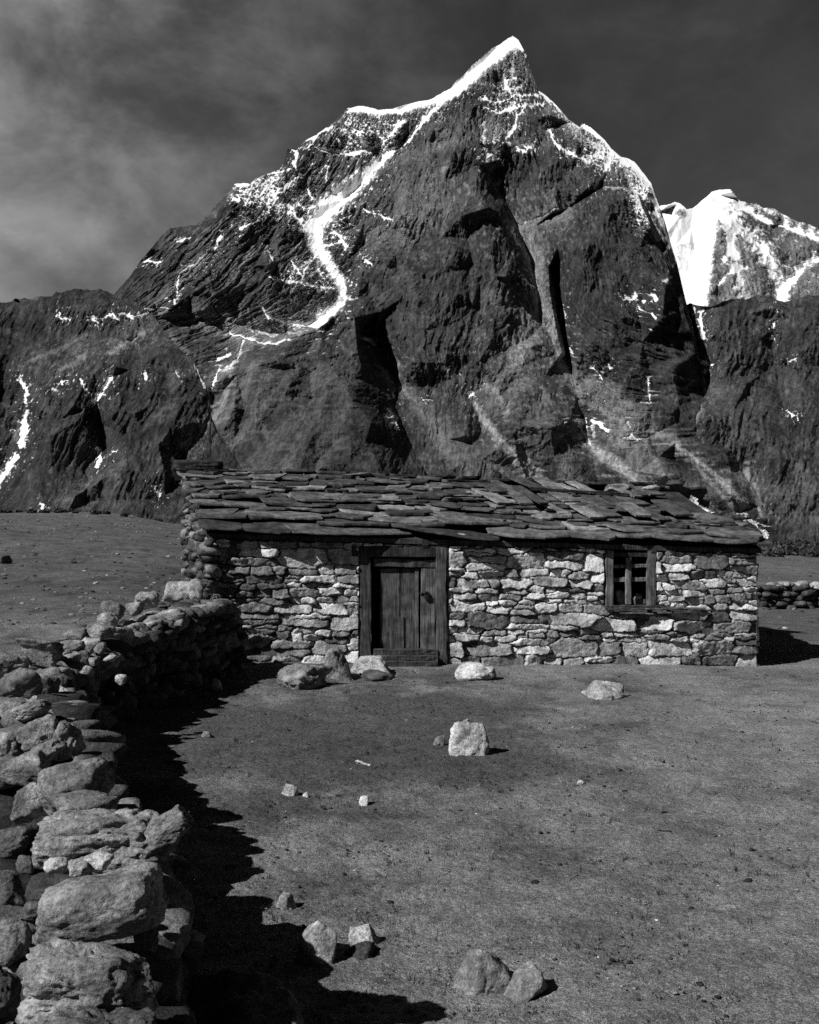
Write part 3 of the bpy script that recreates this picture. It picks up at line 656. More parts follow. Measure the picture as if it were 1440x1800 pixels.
sheet('foothill', -420, 500, 1.35, 420, 985, CREST_C, 1900, lambda X, Y: .70 * (900 - Y), LC, lambda X, Y: X + (Y - 700) * .4, 51, SCs, PC, namp=.7, relief=1.3, jag=5.0, tone=lambda X, Y: .62 + .22 * np.exp(-((Y - 615 + .18 * (X - 150)) / 26.) ** 2) - .16 * sstep(650, 690, Y) * sstep(820, 770, Y + (X - 200) * .5) + .16 * np.exp(-((Y - 832 + .52 * (X - 200)) / 22.) ** 2) * sstep(60, 130, X), smooth=lambda X, Y: .8 * np.exp(-((Y - 620) / 40.) ** 2) + .4 * sstep(770, 830, Y), back=260)  # lighter bands along the moraine tops put their top light into the tone
# ------------------------------------------------------------------ ground: the yard, the fields beyond and the valley floor
def smax0(x): return np.where(x > 0, x, 0)


def gz(x, y):
    x = np.asarray(x, float); y = np.asarray(y, float)
    yy = np.maximum(y, 0)
    z = -.021 * np.clip(x, -30, 30) * sstep(1, 9, yy)
    ang = x / np.maximum(yy, 6.)
    left = sstep(-.12, -.30, ang)
    z = z + left * (sstep(13, 110, yy) * 1.30 + .25 * sstep(10, 20, yy))
    z = z + (1 - left) * sstep(22, 75, yy) * .10 * 1
    # rolling
    z = z + .05 * noise2(x / 3.1, y / 3.1, 5) * sstep(3, 8, yy) + .25 * noise2(x / 18., y / 18., 6) * sstep(20, 45, yy) + .018 * noise2(x / .7, y / .7, 7)
    crest = 82 + 30 * left
    over = smax0(yy - crest)
    z = z - np.minimum(over * .16, 170)
    return z


def gpt(px, py, dmin=3, dmax=80):
    """the point of the ground seen at a pixel"""
    d = dmin
    prev = None
    while d < dmax:
        x = (px - 720) / F * d; z = H - (py - 900) / F * d
        if z <= float(gz(x, d)):
            return np.array([x, d, float(gz(x, d))])
        d *= 1.004
    return np.array([(px - 720) / F * d, d, float(gz((px - 720) / F * d, d))])


def make_ground():
    ys = list(np.linspace(-30, 1.5, 16)) 
    py = 2450.
    while py > 985:
        ys.append(F * H / (py - 900)); py -= 2.0 if py < 1860 else 20
    y = ys[-1]
    while y < 120:
        y *= 1.012; ys.append(y)
    while y < 14000:
        y *= 1.12; ys.append(y)
    ys = np.array(ys)
    inner = np.linspace(-.42, .42, 760)
    outer = np.array([.45, .5, .6, .75, 1, 1.5, 2.2, 3.5, 6])
    t = np.concatenate([-outer[::-1], inner, outer])
    W = np.sqrt(np.maximum(ys, 0) ** 2 + 9) * np.where(ys > 3, 1, 1)
    X = t[None, :] * W[:, None]; Y = np.repeat(ys[:, None], len(t), 1)
    Z = gz(X, Y)
    near = sstep(26, 8, Y)
    Z = Z + near * (.05 * np.abs(fbm2(X / 1.3, Y / 1.0, 3, 89, .5)) + .020 * fbm2(X / .16, Y / .16, 4, 90, .6) + .007 * fbm2(X / .045, Y / .06, 3, 95, .6) + .02 * np.maximum(fbm2(X / .3, Y / .3, 4, 99, .6) - .22, 0))
    Z = Z + sstep(20, 30, Y) * sstep(130, 90, Y) * .10 * np.maximum(fbm2(X / 1.6, Y / 1.6, 4, 98, .6), -.1)
    # colour: trodden earth in the yard, darker turf in patches
    PX = X / np.maximum(Y, 1) * F + 720
    PYY = 900 + (H - Z) / np.maximum(Y, 1) * F
    turf = .15 + .85 * sstep(-.15, .55, fbm2(X / 1.1, Y / 1.5, 5, 110, .65) * 1.1 + 1.1 * np.exp(-((X + .5) / 1.9) ** 2 - ((Y - 11.0) / 2.2) ** 2) - .22 * sstep(0, 3, X) - .15 * sstep(8, 5, Y) + .3 * np.exp(-((Y - 14.6) / .8) ** 2))
    tone = .305 - .178 * turf
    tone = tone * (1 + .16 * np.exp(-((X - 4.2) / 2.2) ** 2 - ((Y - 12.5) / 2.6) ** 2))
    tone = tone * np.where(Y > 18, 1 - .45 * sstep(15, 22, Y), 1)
    tone = tone * (1 + .35 * fbm2(X / 7., Y / 12., 4, 120, .6) * sstep(14, 25, Y))
    V = np.stack([X, Y, Z], -1).reshape(-1, 3)
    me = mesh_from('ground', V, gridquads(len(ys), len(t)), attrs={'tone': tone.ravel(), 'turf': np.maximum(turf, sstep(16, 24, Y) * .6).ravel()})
    return tag(link('ground', me, M_GROUND), kind='structure')


make_ground()
# ------------------------------------------------------------------ stones
_ICO = {}


def ico(sub):
    if sub not in _ICO:
        import bmesh
        bm = bmesh.new(); bmesh.ops.create_icosphere(bm, subdivisions=sub, radius=1)
        v = np.array([p.co[:] for p in bm.verts]); f = np.array([[p.index for p in q.verts] for q in bm.faces]); bm.free()
        _ICO[sub] = (v / np.linalg.norm(v, axis=1)[:, None], f)
    return _ICO[sub]


def rot(rx, ry, rz):
    from mathutils import Euler
    return np.array(Euler((rx, ry, rz)).to_matrix())


def rock(half, sub=3, seed=0, facets=10, sharp=15, rough=.05, boxy=0.0, r=(0, 0, 0), taper=0.0):
    """one weathered stone: a broken block with rounded edges and a pitted skin"""
    rs = np.random.RandomState(seed)
    n, f = ico(sub)
    pl = rs.normal(size=(facets, 3)); pl /= np.linalg.norm(pl, axis=1)[:, None]
    c = rs.uniform(.72, 1.05, facets)
    if boxy > 0:
        ax = np.array([[1, 0, 0], [-1, 0, 0], [0, 1, 0], [0, -1, 0], [0, 0, 1], [0, 0, -1.]]) + rs.normal(size=(6, 3)) * .13
        pl = np.concatenate([pl, ax]); c = np.concatenate([c * (1 + .35 * boxy), np.full(6, .82)])
    else:
        ax = np.array([[1, 0, 0], [-1, 0, 0], [0, 1, 0], [0, -1, 0], [0, 0, 1], [0, 0, -1.]]) + rs.normal(size=(6, 3)) * .25
        pl = np.concatenate([pl, ax]); c = np.concatenate([c, np.full(6, .95)])
    d = np.maximum(n @ pl.T / c[None, :], 0) ** sharp
    R = d.sum(1) ** (-1. / sharp)
    v = n * R[:, None]
    v = v + n * (rough * 2.6 * fbm3(v * 1.9 + rs.uniform(0, 99, 3), 2 if sub < 3 else (4 if sub < 5 else 6), seed % 97, .58))[:, None]
    if sub >= 4:
        cr = np.abs(fbm3(v * 1.5 + rs.uniform(0, 99, 3), 4, seed % 89 + 5, .6))
        v = v - n * (rough * 1.5 * np.clip(.22 - cr, 0, 1) * 3)[:, None]
    lo, hi = v.min(0), v.max(0)
    v = (v - (lo + hi) / 2) / ((hi - lo) / 2)
    v[:, :2] *= (1 - taper * v[:, 2:3])
    v = v * np.array(half)[None, :]
    return v @ rot(*r).T, f


class Pile:
    """many stones laid up into one body"""
    def __init__(s): s.v = []; s.f = []; s.t = []; s.n = 0
    def add(s, v, f, pos, tone):
        s.v.append(v + np.array(pos)[None, :]); s.f.append(f + s.n); s.n += len(v)
        s.t.append(np.full(len(v), tone) if np.isscalar(tone) else tone)
    def build(s, name, mat, parent=None, smooth=True):
        me = mesh_from(name, np.concatenate(s.v), np.concatenate(s.f), attrs={'tone': np.concatenate(s.t)}, smooth=smooth)
        return link(name, me, mat, parent)


def one_rock(name, pos, half, tone, seed, sub=4, parent=None, label=None, cat=None, group=None, **kw):
    v, f = rock(half, sub, seed, **kw)
    me = mesh_from(name, v, f, attrs={'tone': tone * (1 + .25 * fbm3(v / max(half) * 1.5 + seed, 3, 3))})
    o = link(name, me, M_STONE, parent)
    o.location = pos
    return tag(o, label, cat, group)


def box_pts(p0, p1, nu=1, nv=1, nw=1):
    pass


def timber(B, p0, p1, w, d, seed=0, tone=.05, up=(0, 0, 1), rough=.006, n=10):
    """a hewn piece of wood from p0 to p1, w wide and d deep, with uneven faces"""
    rs = np.random.RandomState(seed)
    p0, p1 = np.array(p0, float), np.array(p1, float)
    ax = p1 - p0; L = np.linalg.norm(ax); ax /= L
    side = np.cross(ax, np.array(up, float)); side /= np.linalg.norm(side); dep = np.cross(side, ax)
    # cross-section ring, corners slightly worn
    e = .12
    ring = np.array([(-1, -1 + e), (-1 + e, -1), (0, -1), (1 - e, -1), (1, -1 + e), (1, 0), (1, 1 - e), (1 - e, 1), (0, 1), (-1 + e, 1), (-1, 1 - e), (-1, 0)])
    k = len(ring); V = []
    for i in range(n + 1):
        t = i / n
        o = rs.normal(size=2) * rough * .6
        for (a, b) in ring:
            q = p0 + ax * L * t + side * (a * w / 2 + o[0] + rs.normal() * rough * .5) + dep * (b * d / 2 + o[1] + rs.normal() * rough * .5)
            V.append(q)
    Q = []
    for i in range(n):
        for j in range(k):
            a = i * k + j; b = i * k + (j + 1) % k
            Q.append((a, b, b + k, a + k))
    F_ = Q + [tuple(range(k))[::-1], tuple(n * k + j for j in range(k))]
    B.append((np.array(V), F_, tone))


def build_faces(name, B, mat, parent=None, smooth=False):
    V, Fs, T, n = [], [], [], 0
    for v, f, t in B:
        V.append(v); Fs += [tuple(i + n for i in q) for q in f]; T.append(np.full(len(v), t)); n += len(v)
    me = mesh_from(name, np.concatenate(V), faces=Fs, attrs={'tone': np.concatenate(T)}, smooth=smooth)
    return link(name, me, mat, parent)


def prism(x0, x1, y0, y1, z0, z1):
    v = np.array([(x, y, z) for z in (z0, z1) for y in (y0, y1) for x in (x0, x1)], float)
    f = [(0, 2, 3, 1), (4, 5, 7, 6), (0, 1, 5, 4), (2, 6, 7, 3), (0, 4, 6, 2), (1, 3, 7, 5)]
    return v, f
# ------------------------------------------------------------------ the stone hut
HO = np.array([-2.84, 15.5]); TH = math.radians(8); cT, sT = math.cos(TH), math.sin(TH)
LEN, DEP = 8.28, 5.2
hut = empty('stone_hut', (HO[0], HO[1], 0), TH)
tag(hut, 'low stone hut with slate roof, plank door and small barred window', 'hut')


def uof(px, v=0.0):
    k = (px - 720) / F
    return (k * (HO[1] + v * cT) - HO[0] + v * sT) / (cT - k * sT)


def zof(py, u, v=0.0):
    return H - (py - 900) / F * (HO[1] + u * sT + v * cT)


def base_z(u): return .10 - .022 * u
def eave_z(u): return 1.875 - .031 * u


def masonry(name, p0, p1, zb, zt, holes=(), seed=0, res=.0115, tonefn=None, relief=.062, ragged=.03):
    """a rubble wall face from p0 to p1: irregular coursed stones standing out of deep joints"""
    rs = np.random.RandomState(seed)
    p0, p1 = np.array(p0, float), np.array(p1, float)
    W = np.linalg.norm(p1 - p0); ax = (p1 - p0) / W; nrm = np.array([ax[1], -ax[0]])
    us = np.arange(-.0, W + res, res); zlo, zhi = -.35, max(zt(0), zt(W / 2), zt(W)) + .05
    zs = np.arange(zlo, zhi, res)
    U, Z = np.meshgrid(us, zs)
    Zs = Z + .024 * U
    pts = []
    z = zlo
    while z < zhi + .4:
        h = rs.choice([.08, .12, .16, .20, .245], p=[.15, .22, .27, .22, .14]) * rs.uniform(.9, 1.15)
        u = -rs.uniform(0, .3)
        while u < W + .3:
            w = h * rs.uniform(1.5, 4.2) * (1.0 if h > .1 else 1.25)
            w = min(w, .72)
            zc = z + h / 2 + .05 * noise2(np.array([u * .9]), np.array([z * 2.]), 3 + seed)[0] * 2
            if rs.rand() < .16 and h > .12:      # two thin stones instead of one
                pts.append((u + w / 2, zc - h * .26, w / 2, h / 4)); pts.append((u + w / 2 + rs.normal() * .04, zc + h * .26, w / 2, h / 4))
            else:
                pts.append((u + w / 2, zc + rs.normal() * .012, w / 2, h / 2 * rs.uniform(.85, 1.2)))
            u += w
        z += h
    pts = np.array(pts)
    wu = .030 * fbm2(U / .11, Zs / .11, 3, seed + 4) * 1.6; wz = .020 * fbm2(U / .12, Zs / .10, 3, seed + 5) * 1.6
    UU, ZZ = U + wu, Zs + wz
    f1 = np.full(U.shape, 9.); f2 = np.full(U.shape, 9.); idx = np.zeros(U.shape, int)
    for i, (pu, pz, wx, wy) in enumerate(pts):
        c0, c1 = np.searchsorted(us, [pu - wx * 2.4 - .1, pu + wx * 2.4 + .1])
        if c1 <= c0: continue
        r0, r1 = np.searchsorted(zs, [pz - .024 * (pu + wx * 2) - wy * 3 - .1, pz - .024 * max(pu - wx * 2, 0) + wy * 3 + .1])
        if r1 <= r0: continue
        s = (slice(r0, r1), slice(c0, c1))
        d = (np.abs((UU[s] - pu) / wx) ** 3.2 + np.abs((ZZ[s] - pz) / wy) ** 3.2) ** (1 / 3.2)
        a = f1[s]; b = f2[s]
        new = d < a
        f2[s] = np.where(new, a, np.minimum(b, d)); idx[s] = np.where(new, i, idx[s]); f1[s] = np.where(new, d, a)
    edge = (f2 - f1) * pts[idx, 3]
    n = len(pts)
    prot = rs.uniform(-.022, .034, n); tu = rs.normal(0, .14, n); tz = rs.normal(0, .24, n)
    tones = np.clip(rs.choice([.20, .34, .52, .68, .82], n, p=[.14, .22, .28, .24, .12]) * rs.uniform(.85, 1.15, n), .08, .85)
    if tonefn is not None: tones = tones * tonefn(pts[:, 0], pts[:, 1], rs)
    body = sstep(-.001, .022, edge) ** .6
    hgt = relief * body - .045 + body * (prot[idx] + tu[idx] * (UU - pts[idx, 0]) + tz[idx] * (ZZ - pts[idx, 1]))
    hgt = hgt + body * (.016 * fbm2(U / .09, Z / .07, 5, seed + 8, .6) + .012 * np.abs(fbm2(U / .2 + idx, Z / .15, 3, seed + 12)))
    bump_in = np.zeros_like(hgt) + 1
    rag = ragged * fbm2(U / .18, Z / .12, 3, seed + 14)
    for (a, b, c, d) in holes:
        dd = np.maximum(np.maximum(a - U, U - b), np.maximum(c - Z, Z - d))
        bump_in = np.minimum(bump_in, sstep(0, .03, dd + rag * .3))
    bump_in = np.minimum(bump_in, sstep(-.0, .035, U + .012)); bump_in = np.minimum(bump_in, sstep(0, .035, W - U + .012))
    hgt = (hgt + .045) * bump_in - .045
    tone = np.where(body > .25, tones[idx], .09) * (.75 + .25 * body)
    X = p0[0] + ax[0] * U + nrm[0] * hgt; Y = p0[1] + ax[1] * U + nrm[1] * hgt
    V = np.stack([X, Y, Z], -1).reshape(-1, 3)
    q = gridquads(len(zs), len(us))
    uc, zc = U.ravel()[q].mean(1), Z.ravel()[q].mean(1)
    top = np.array([zt(x) for x in us]); topc = np.interp(uc, us, top) + .03 * noise2(uc / .25, uc * 0, seed + 40)
    keep = (zc < topc)
    for (a, b, c, d) in holes: keep &= ~((uc > a) & (uc < b) & (zc > c) & (zc < d))
    me = mesh_from(name, V, q[keep], attrs={'tone': tone.ravel()})
    return me


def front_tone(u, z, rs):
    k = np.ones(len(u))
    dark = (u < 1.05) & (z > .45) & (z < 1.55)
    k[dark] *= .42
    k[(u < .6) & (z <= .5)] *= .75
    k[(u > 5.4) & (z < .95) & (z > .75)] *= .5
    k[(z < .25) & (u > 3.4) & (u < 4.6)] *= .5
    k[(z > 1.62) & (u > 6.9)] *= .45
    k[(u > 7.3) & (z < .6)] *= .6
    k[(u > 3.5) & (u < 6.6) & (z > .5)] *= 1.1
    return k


DU0, DU1 = uof(633), uof(787); DZ0, DZ1 = -.4, zof(962, 2.8)
WU0, WU1 = uof(1064), uof(1151); WZ0, WZ1 = zof(1064, 6.2), zof(968, 6.2)
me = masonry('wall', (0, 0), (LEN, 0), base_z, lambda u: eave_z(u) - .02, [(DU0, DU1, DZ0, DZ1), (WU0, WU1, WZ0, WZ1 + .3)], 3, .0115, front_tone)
wall_front = link('wall', me, M_STONE, hut)


def roof_z(u, v):        # top of the roof deck
    if v <= 2.7: return eave_z(u) + (v + .28) * .335
    return eave_z(u) + 2.98 * .335 - (v - 2.7) * .40


GLX = -.21               # the left gable runs back at an angle
me = masonry('wall', (-.56, DEP), (0, 0), base_z, lambda a: roof_z(0, DEP - a * DEP / math.hypot(DEP, .56)) - .05, (), 8, .02)
link('wall', me, M_STONE, hut)
me = masonry('wall', (LEN, 0), (LEN, DEP), base_z, lambda a: roof_z(LEN, a) - .05, (), 9, .02)
link('wall', me, M_STONE, hut)
me = masonry('wall', (LEN, DEP), (-.56, DEP), base_z, lambda a: roof_z(LEN - a, DEP) - .05, (), 10, .03)
link('wall', me, M_STONE, hut)
# the thickness of the walls behind the faces
B = []
def blk(x0, x1, y0, y1, z0, z1f, tone=.10):
    v, f = prism(x0, x1, y0, y1, z0, 0)
    for i in range(4, 8): v[i, 2] = z1f(v[i, 0])
    B.append((v, f, tone))
et = lambda u: eave_z(u) - .06
blk(.06, DU0 + .004, .035, .42, -.35, et); blk(DU1 - .004, WU0 + .004, .035, .42, -.35, et); blk(WU1 - .004, LEN - .06, .035, .42, -.35, et)
blk(WU0 + .004, WU1 - .004, .035, .42, -.35, lambda u: WZ0 - .01)
build_faces('wall_core', B, M_STONE, hut)

# loose rubble and rounded stones at the broken left corner
pile = Pile(); rs = np.random.RandomState(77)
for k in range(420):
    v = rs.uniform(-.15, 2.4); z = rs.uniform(0, 1) ** .9 * (roof_z(0, v) - .05)
    out = rs.uniform(.0, .10) + .14 * max(0, 1 - z / .9)
    u = GLX * v - out * rs.uniform(.4, 1) + .03
    s = rs.uniform(.035, .105)
    a, f = rock((s * rs.uniform(1, 1.7), s * rs.uniform(.8, 1.2), s * rs.uniform(.55, .9)), 2, k + 900, rough=.05, r=(0, rs.uniform(-.4, .4), rs.uniform(0, 6)))
    pile.add(a, f, (u, v, z + .02), rs.choice([.04, .08, .14, .24]))
for k in range(90):
    u = rs.uniform(-.05, .12); z = rs.uniform(0, 1.75); s = rs.uniform(.05, .12)
    a, f = rock((s * 1.4, s, s * .6), 2, k + 1900, rough=.05, r=(0, rs.uniform(-.3, .3), rs.uniform(-.5, .5)))
    pile.add(a, f, (u - .06, -.0 + rs.uniform(-.05, .05), z), rs.uniform(.06, .22))
pile.build('corner_rubble', M_STONE, hut)

# --- roof: deck, slates laid from the eave upward, leaning boards on the right
deck = []
def deckpiece(v0, v1, th=.07):
    q = []
    for u0e, u1e in ((0, 1),):
        for v in (v0, v1):
            ul = -.06 + GLX * min(max(v, 0), 2.6) * .75; ur = LEN + .06 - max(v, 0) * .09
            for u in (ul, ur):
                q.append((u, v, roof_z(u, v) - .02)); q.append((u, v, roof_z(u, v) - .02 - th))
    f = [(0, 2, 6, 4), (1, 5, 7, 3), (0, 1, 3, 2), (4, 6, 7, 5), (0, 4, 5, 1), (2, 3, 7, 6)]
    deck.append((np.array(q), f, .05))
deckpiece(-.02, 2.7); deckpiece(2.7 + .002, DEP + .25)
for k in range(12):      # rafter ends under the eave
    u = .3 + k * .7
    timber(deck, (u, -.03, eave_z(u) - .06), (u, 2.6, roof_z(u, 2.6) - .13), .09, .09, k, .05)
build_faces('roof_frame', deck, M_WOOD, hut)


def slab(B, cu, cv, w, l, th, yaw, lift, rs, tone, pts=8, chop=.28):
    """one split slate: an irregular plate with chipped edges"""
    corners = []
    for i, (sx_, sy_) in enumerate(((-1, -1), (1, -1), (1, 1), (-1, 1))):
        a, b = rs.uniform(.06, chop), rs.uniform(.06, chop)
        p1 = (sx_ * w / 2 * (1 - 2 * a), sy_ * l / 2); p2 = (sx_ * w / 2, sy_ * l / 2 * (1 - 2 * b))
        corners += [p1, p2] if (i % 2 == 1) else [p2, p1]
    # extra points along the edges
    ring = []
    n = len(corners)
    for i in range(n):
        p, q = np.array(corners[i]), np.array(corners[(i + 1) % n])
        ring.append(p + rs.normal(size=2) * .012)
        m = max(1, int(np.linalg.norm(q - p) / .13))
        for k in range(1, m): ring.append(p + (q - p) * k / m + rs.normal(size=2) * .011)
    ring = np.array(ring)
    c, s = math.cos(yaw), math.sin(yaw)
    ring = np.stack([ring[:, 0] * c - ring[:, 1] * s, ring[:, 0] * s + ring[:, 1] * c], 1)
    roll = rs.normal() * .035
    V = []
    for layer, (dz, k) in enumerate(((0, .985), (th * .5, 1.0), (th, .985))):
        for (a, b) in ring:
            u = cu + a * k; v = cv + b * k * .948
            zz = lift + dz + a * roll + (-(b) / l) * .075 + rs.normal() * .002
            V.append((u, v, roof_z(u, v) + zz))
    m = len(ring)
    Fs = [tuple(range(m))[::-1], tuple(2 * m + i for i in range(m))]
    for L in range(2):
        for i in range(m):
            j = (i + 1) % m
            Fs.append((L * m + i, L * m + j, (L + 1) * m + j, (L + 1) * m + i))
    B.append((np.array(V), Fs, tone))


slates = []; boards = []; rs = np.random.RandomState(41)
v = .08; r = 0
while v < 2.85:
    big = 1.0 if r == 0 else max(.38, .8 - .07 * r)
    u = -.10 + GLX * max(v, 0) * .8 + rs.uniform(-.08, .05)
    ur = LEN + .02 - max(v, 0) * .09
    while u < ur:
        wdt = rs.uniform(.42, 1.35) * big * (1.2 if u < 4 else .85)
        wdt = min(wdt, ur - u + .16)
        if wdt < .18: break
        if r >= 4 and u > 4.7 and rs.rand() < .72:
            u += wdt; continue
        ln = rs.uniform(.42, .62) if r else rs.uniform(.5, .68)
        th = rs.uniform(.022, .045)
        tone = rs.choice([.038, .055, .078, .12, .18], p=[.24, .28, .24, .16, .08])
        tone *= 1.3 if u < 4 else 1.7
        slab(slates, u + wdt / 2, v + rs.normal() * .055 + (.03 if r == 0 else 0), wdt * 1.12, ln * rs.uniform(.85, 1.2), th, rs.normal() * .27, .04 + .012 * (r % 2) + rs.uniform(0, .045), rs, tone, 8, .34)
        if rs.rand() < (.35 if u < 5 else .6) and r > 0:      # a thin splinter lying on top
            slab(slates, u + rs.uniform(0, wdt), v + rs.uniform(-.12, .12), rs.uniform(.22, .7), rs.uniform(.10, .24), .02, rs.normal() * .25, .085 + rs.uniform(0, .035), rs, rs.choice([.06, .09, .14, .2]))
        u += wdt
    v += .30 if r < 1 else rs.uniform(.22, .31); r += 1
for k in range(16):       # ridge slabs
    u = -.45 + k * .6
    if u > LEN - .5: break
    slab(slates, u + rs.uniform(-.1, .1), 2.72 + rs.normal() * .04, rs.uniform(.4, .8), .34, .04, rs.normal() * .2, .085, rs, rs.choice([.045, .07, .12]))
vb = 3.1
while vb < DEP + .3:
    u = -.5
    while u < LEN:
        wdt = rs.uniform(.6, 1.1); slab(slates, u + wdt / 2, vb, wdt * 1.1, .6, .035, rs.normal() * .1, .04 + rs.uniform(0, .03), rs, rs.uniform(.04, .08)); u += wdt
    vb += .42
build_faces('slates', slates, M_SLATE, hut)
# boards leaning up the right half of the roof
k = 0
for (ua, ub, va, l0, l1, pgap) in ((5.0, 7.7, .72, .45, .8, .5), (4.6, 7.6, 1.25, .6, 1.0, .2), (4.3, 7.4, 1.85, .5, .75, .3)):
    u = ua
    while u < ub:
        wd = rs.uniform(.14, .34); ln = rs.uniform(l0, l1)
        if rs.rand() < pgap: u += wd; continue
        v0 = va + rs.uniform(-.14, .16); a = math.radians(rs.uniform(6, 26))
        u1 = u - math.sin(a) * ln; v1 = min(v0 + math.cos(a) * ln, 2.7)
        zc = .10 + rs.uniform(0, .09)
        timber(boards, (u, v0, roof_z(u, v0) + zc + .02), (u1, v1, roof_z(u1, v1) + zc), wd, .03, 300 + k, rs.choice([.08, .12, .17, .24]), (0, 0, 1), .004, 5)
        u += wd * 1.05 + rs.choice([0, .02, .12], p=[.5, .3, .2]); k += 1
build_faces('roof_boards', boards, M_WOOD, hut)
pole = []
timber(pole, (uof(930, 2), 1.92, roof_z(4.6, 1.92) + .17), (uof(1098, 2), 1.80, roof_z(6.2, 1.8) + .16), .06, .05, 5, .03)
build_faces('roof_pole', pole, M_WOOD, hut)

# --- door
door = []
dz = lambda py: zof(py, 2.8)
fr = []
timber(fr, (uof(643.5), .05, zof(1172, 2.2)), (uof(642), .05, zof(962, 2.2)), .165, .15, 11, .060, (0, 1, 0), .007, 12)
build_faces('door_post', fr, M_WOOD, hut); fr = []
timber(fr, (uof(776), .03, zof(1176, 3.3)), (uof(775), .04, zof(962, 3.3)), .155, .17, 12, .085, (0, 1, 0), .007, 12)
build_faces('door_post', fr, M_WOOD, hut); fr = []
timber(fr, (DU0 - .12, .07, dz(968)), (DU1 + .12, .07, dz(971)), .2, .16, 13, .04, (0, 0, 1), .006, 10)
build_faces('lintel', fr, M_WOOD, hut); fr = []
timber(fr, (uof(657), .07, dz(988)), (uof(770), .07, dz(992)), .12, .10, 15, .07, (0, 1, 0), .004, 8)
build_faces('door_frame', fr, M_WOOD, hut)
leafroot = []
timber(leafroot, (uof(685.5, .10), .10, dz(1146)), (uof(685.5, .10), .10, dz(1000)), .285, .035, 16, .085, (0, 1, 0), .0035, 12)
timber(leafroot, (uof(717, .10), .10, dz(1146)), (uof(716, .10), .10, dz(1000)), .205, .035, 17, .09, (0, 1, 0), .0035, 12)
timber(leafroot, (uof(732.5, .08), .08, dz(1146)), (uof(732.5, .08), .08, dz(1000)), .055, .05, 18, .13, (0, 1, 0), .003, 10)
timber(leafroot, (uof(698, .08), .075, dz(1143)), (uof(698, .08), .075, dz(1085)), .20, .022, 19, .08, (0, 1, 0), .003, 6)
leaf = build_faces('door', leafroot, M_WOOD, hut)
fr = []
timber(fr, (uof(752, .06), .06, dz(1146)), (uof(753, .06), .06, dz(996)), .215, .06, 20, .13, (0, 1, 0), .004, 12)
build_faces('door_board', fr, M_WOOD, hut)
lk = []
for k in range(10):
    a0, a1 = math.pi * k / 10, math.pi * (k + 1) / 10
    cu, cz = uof(749, .09), dz(1046)
    timber(lk, (cu + .028 * math.cos(a0), .0, cz + .05 * math.sin(a0)), (cu + .028 * math.cos(a1), .0, cz + .05 * math.sin(a1)), .012, .012, k, .02, (0, 1, 0), 0, 1)
timber(lk, (cu, .0, cz + .005), (cu, .0, cz - .065), .075, .03, 3, .02, (0, 1, 0), .001, 2)
timber(lk, (cu - .12, .02, cz + .02), (cu + .03, .02, cz + .03), .02, .014, 3, .03, (0, 0, 1), .001, 2)
build_faces('padlock', lk, M_WOOD, hut)
fr = []
for (py, vv, hh, s) in ((1145, .06, .085, 1), (1154, -.03, .075, 2), (1163, -.10, .075, 3)):
    timber(fr, (uof(656, vv), vv, zof(py, 2.4)), (uof(767, vv), vv, zof(py + 1, 3.2)), .28, hh, 30 + s, .060, (0, 0, 1), .006, 9)
build_faces('doorstep', fr, M_WOOD, hut)
# --- window
fr = []
wz = lambda py: zof(py, 6.2)
timber(fr, (uof(1071), .02, wz(1064)), (uof(1071), .02, wz(968)), .115, .12, 41, .11, (0, 1, 0), .005, 8)
timber(fr, (uof(1145), .02, wz(1064)), (uof(1145), .02, wz(968)), .115, .12, 42, .12, (0, 1, 0), .005, 8)
timber(fr, (uof(1062), .0, wz(1066)), (uof(1156), .0, wz(1067)), .16, .045, 43, .07, (0, 0, 1), .004, 8)
timber(fr, (uof(1062), .06, wz(974)), (uof(1153), .06, wz(976)), .12, .06, 44, .04, (0, 0, 1), .004, 8)
wfr = build_faces('window', fr, M_WOOD, hut); fr = []
timber(fr, (uof(1105), .02, wz(1062)), (uof(1105.5), .02, wz(980)), .082, .05, 45, .17, (0, 1, 0), .003, 6)
timber(fr, (uof(1077), .055, wz(996)), (uof(1140), .055, wz(995)), .03, .05, 46, .14, (0, 0, 1), .003, 6)
timber(fr, (uof(1077), .055, wz(1019)), (uof(1140), .055, wz(1019)), .03, .065, 47, .14, (0, 0, 1), .003, 6)
build_faces('window_bars', fr, M_WOOD, wfr)
one_rock('window_stone', (uof(1089, .2), .2, WZ0 + .10), (.085, .07, .13), .45, 501, 3, hut, boxy=.8)
one_rock('window_stone', (uof(1122, .2), .2, WZ0 + .11), (.075, .06, .045), .55, 502, 3, hut)
one_rock('window_stone', (uof(1124, .2), .22, WZ0 + .04), (.11, .09, .06), .18, 503, 3, hut, boxy=.8)
fr = []
for k in range(14):
    u = uof(1066) + k * .095 + rs.uniform(-.03, .03); z = WZ0 - .045 - .03 * (k % 3)
    timber(fr, (u, -.05, z), (u + rs.uniform(.2, .42), -.05, z - .006 + rs.normal() * .006), .12, .02, 60 + k, rs.choice([.10, .16, .24]), (0, 0, 1), .003, 4)
build_faces('ledge_slates', fr, M_SLATE, hut)


def hut_world(u, v, z): return (HO[0] + u * cT - v * sT, HO[1] + u * sT + v * cT, z)


def roof_rock(u, v, half, tone, seed, label, dz=.10, **kw):
    one_rock('roof_stone', hut_world(u, v, roof_z(u, v) + dz + half[2] * .6), half, tone, seed, 4, None, label, 'stone', 'stones weighing down the roof', r=(-.2, 0, rs.uniform(-.3, .3)), **kw)


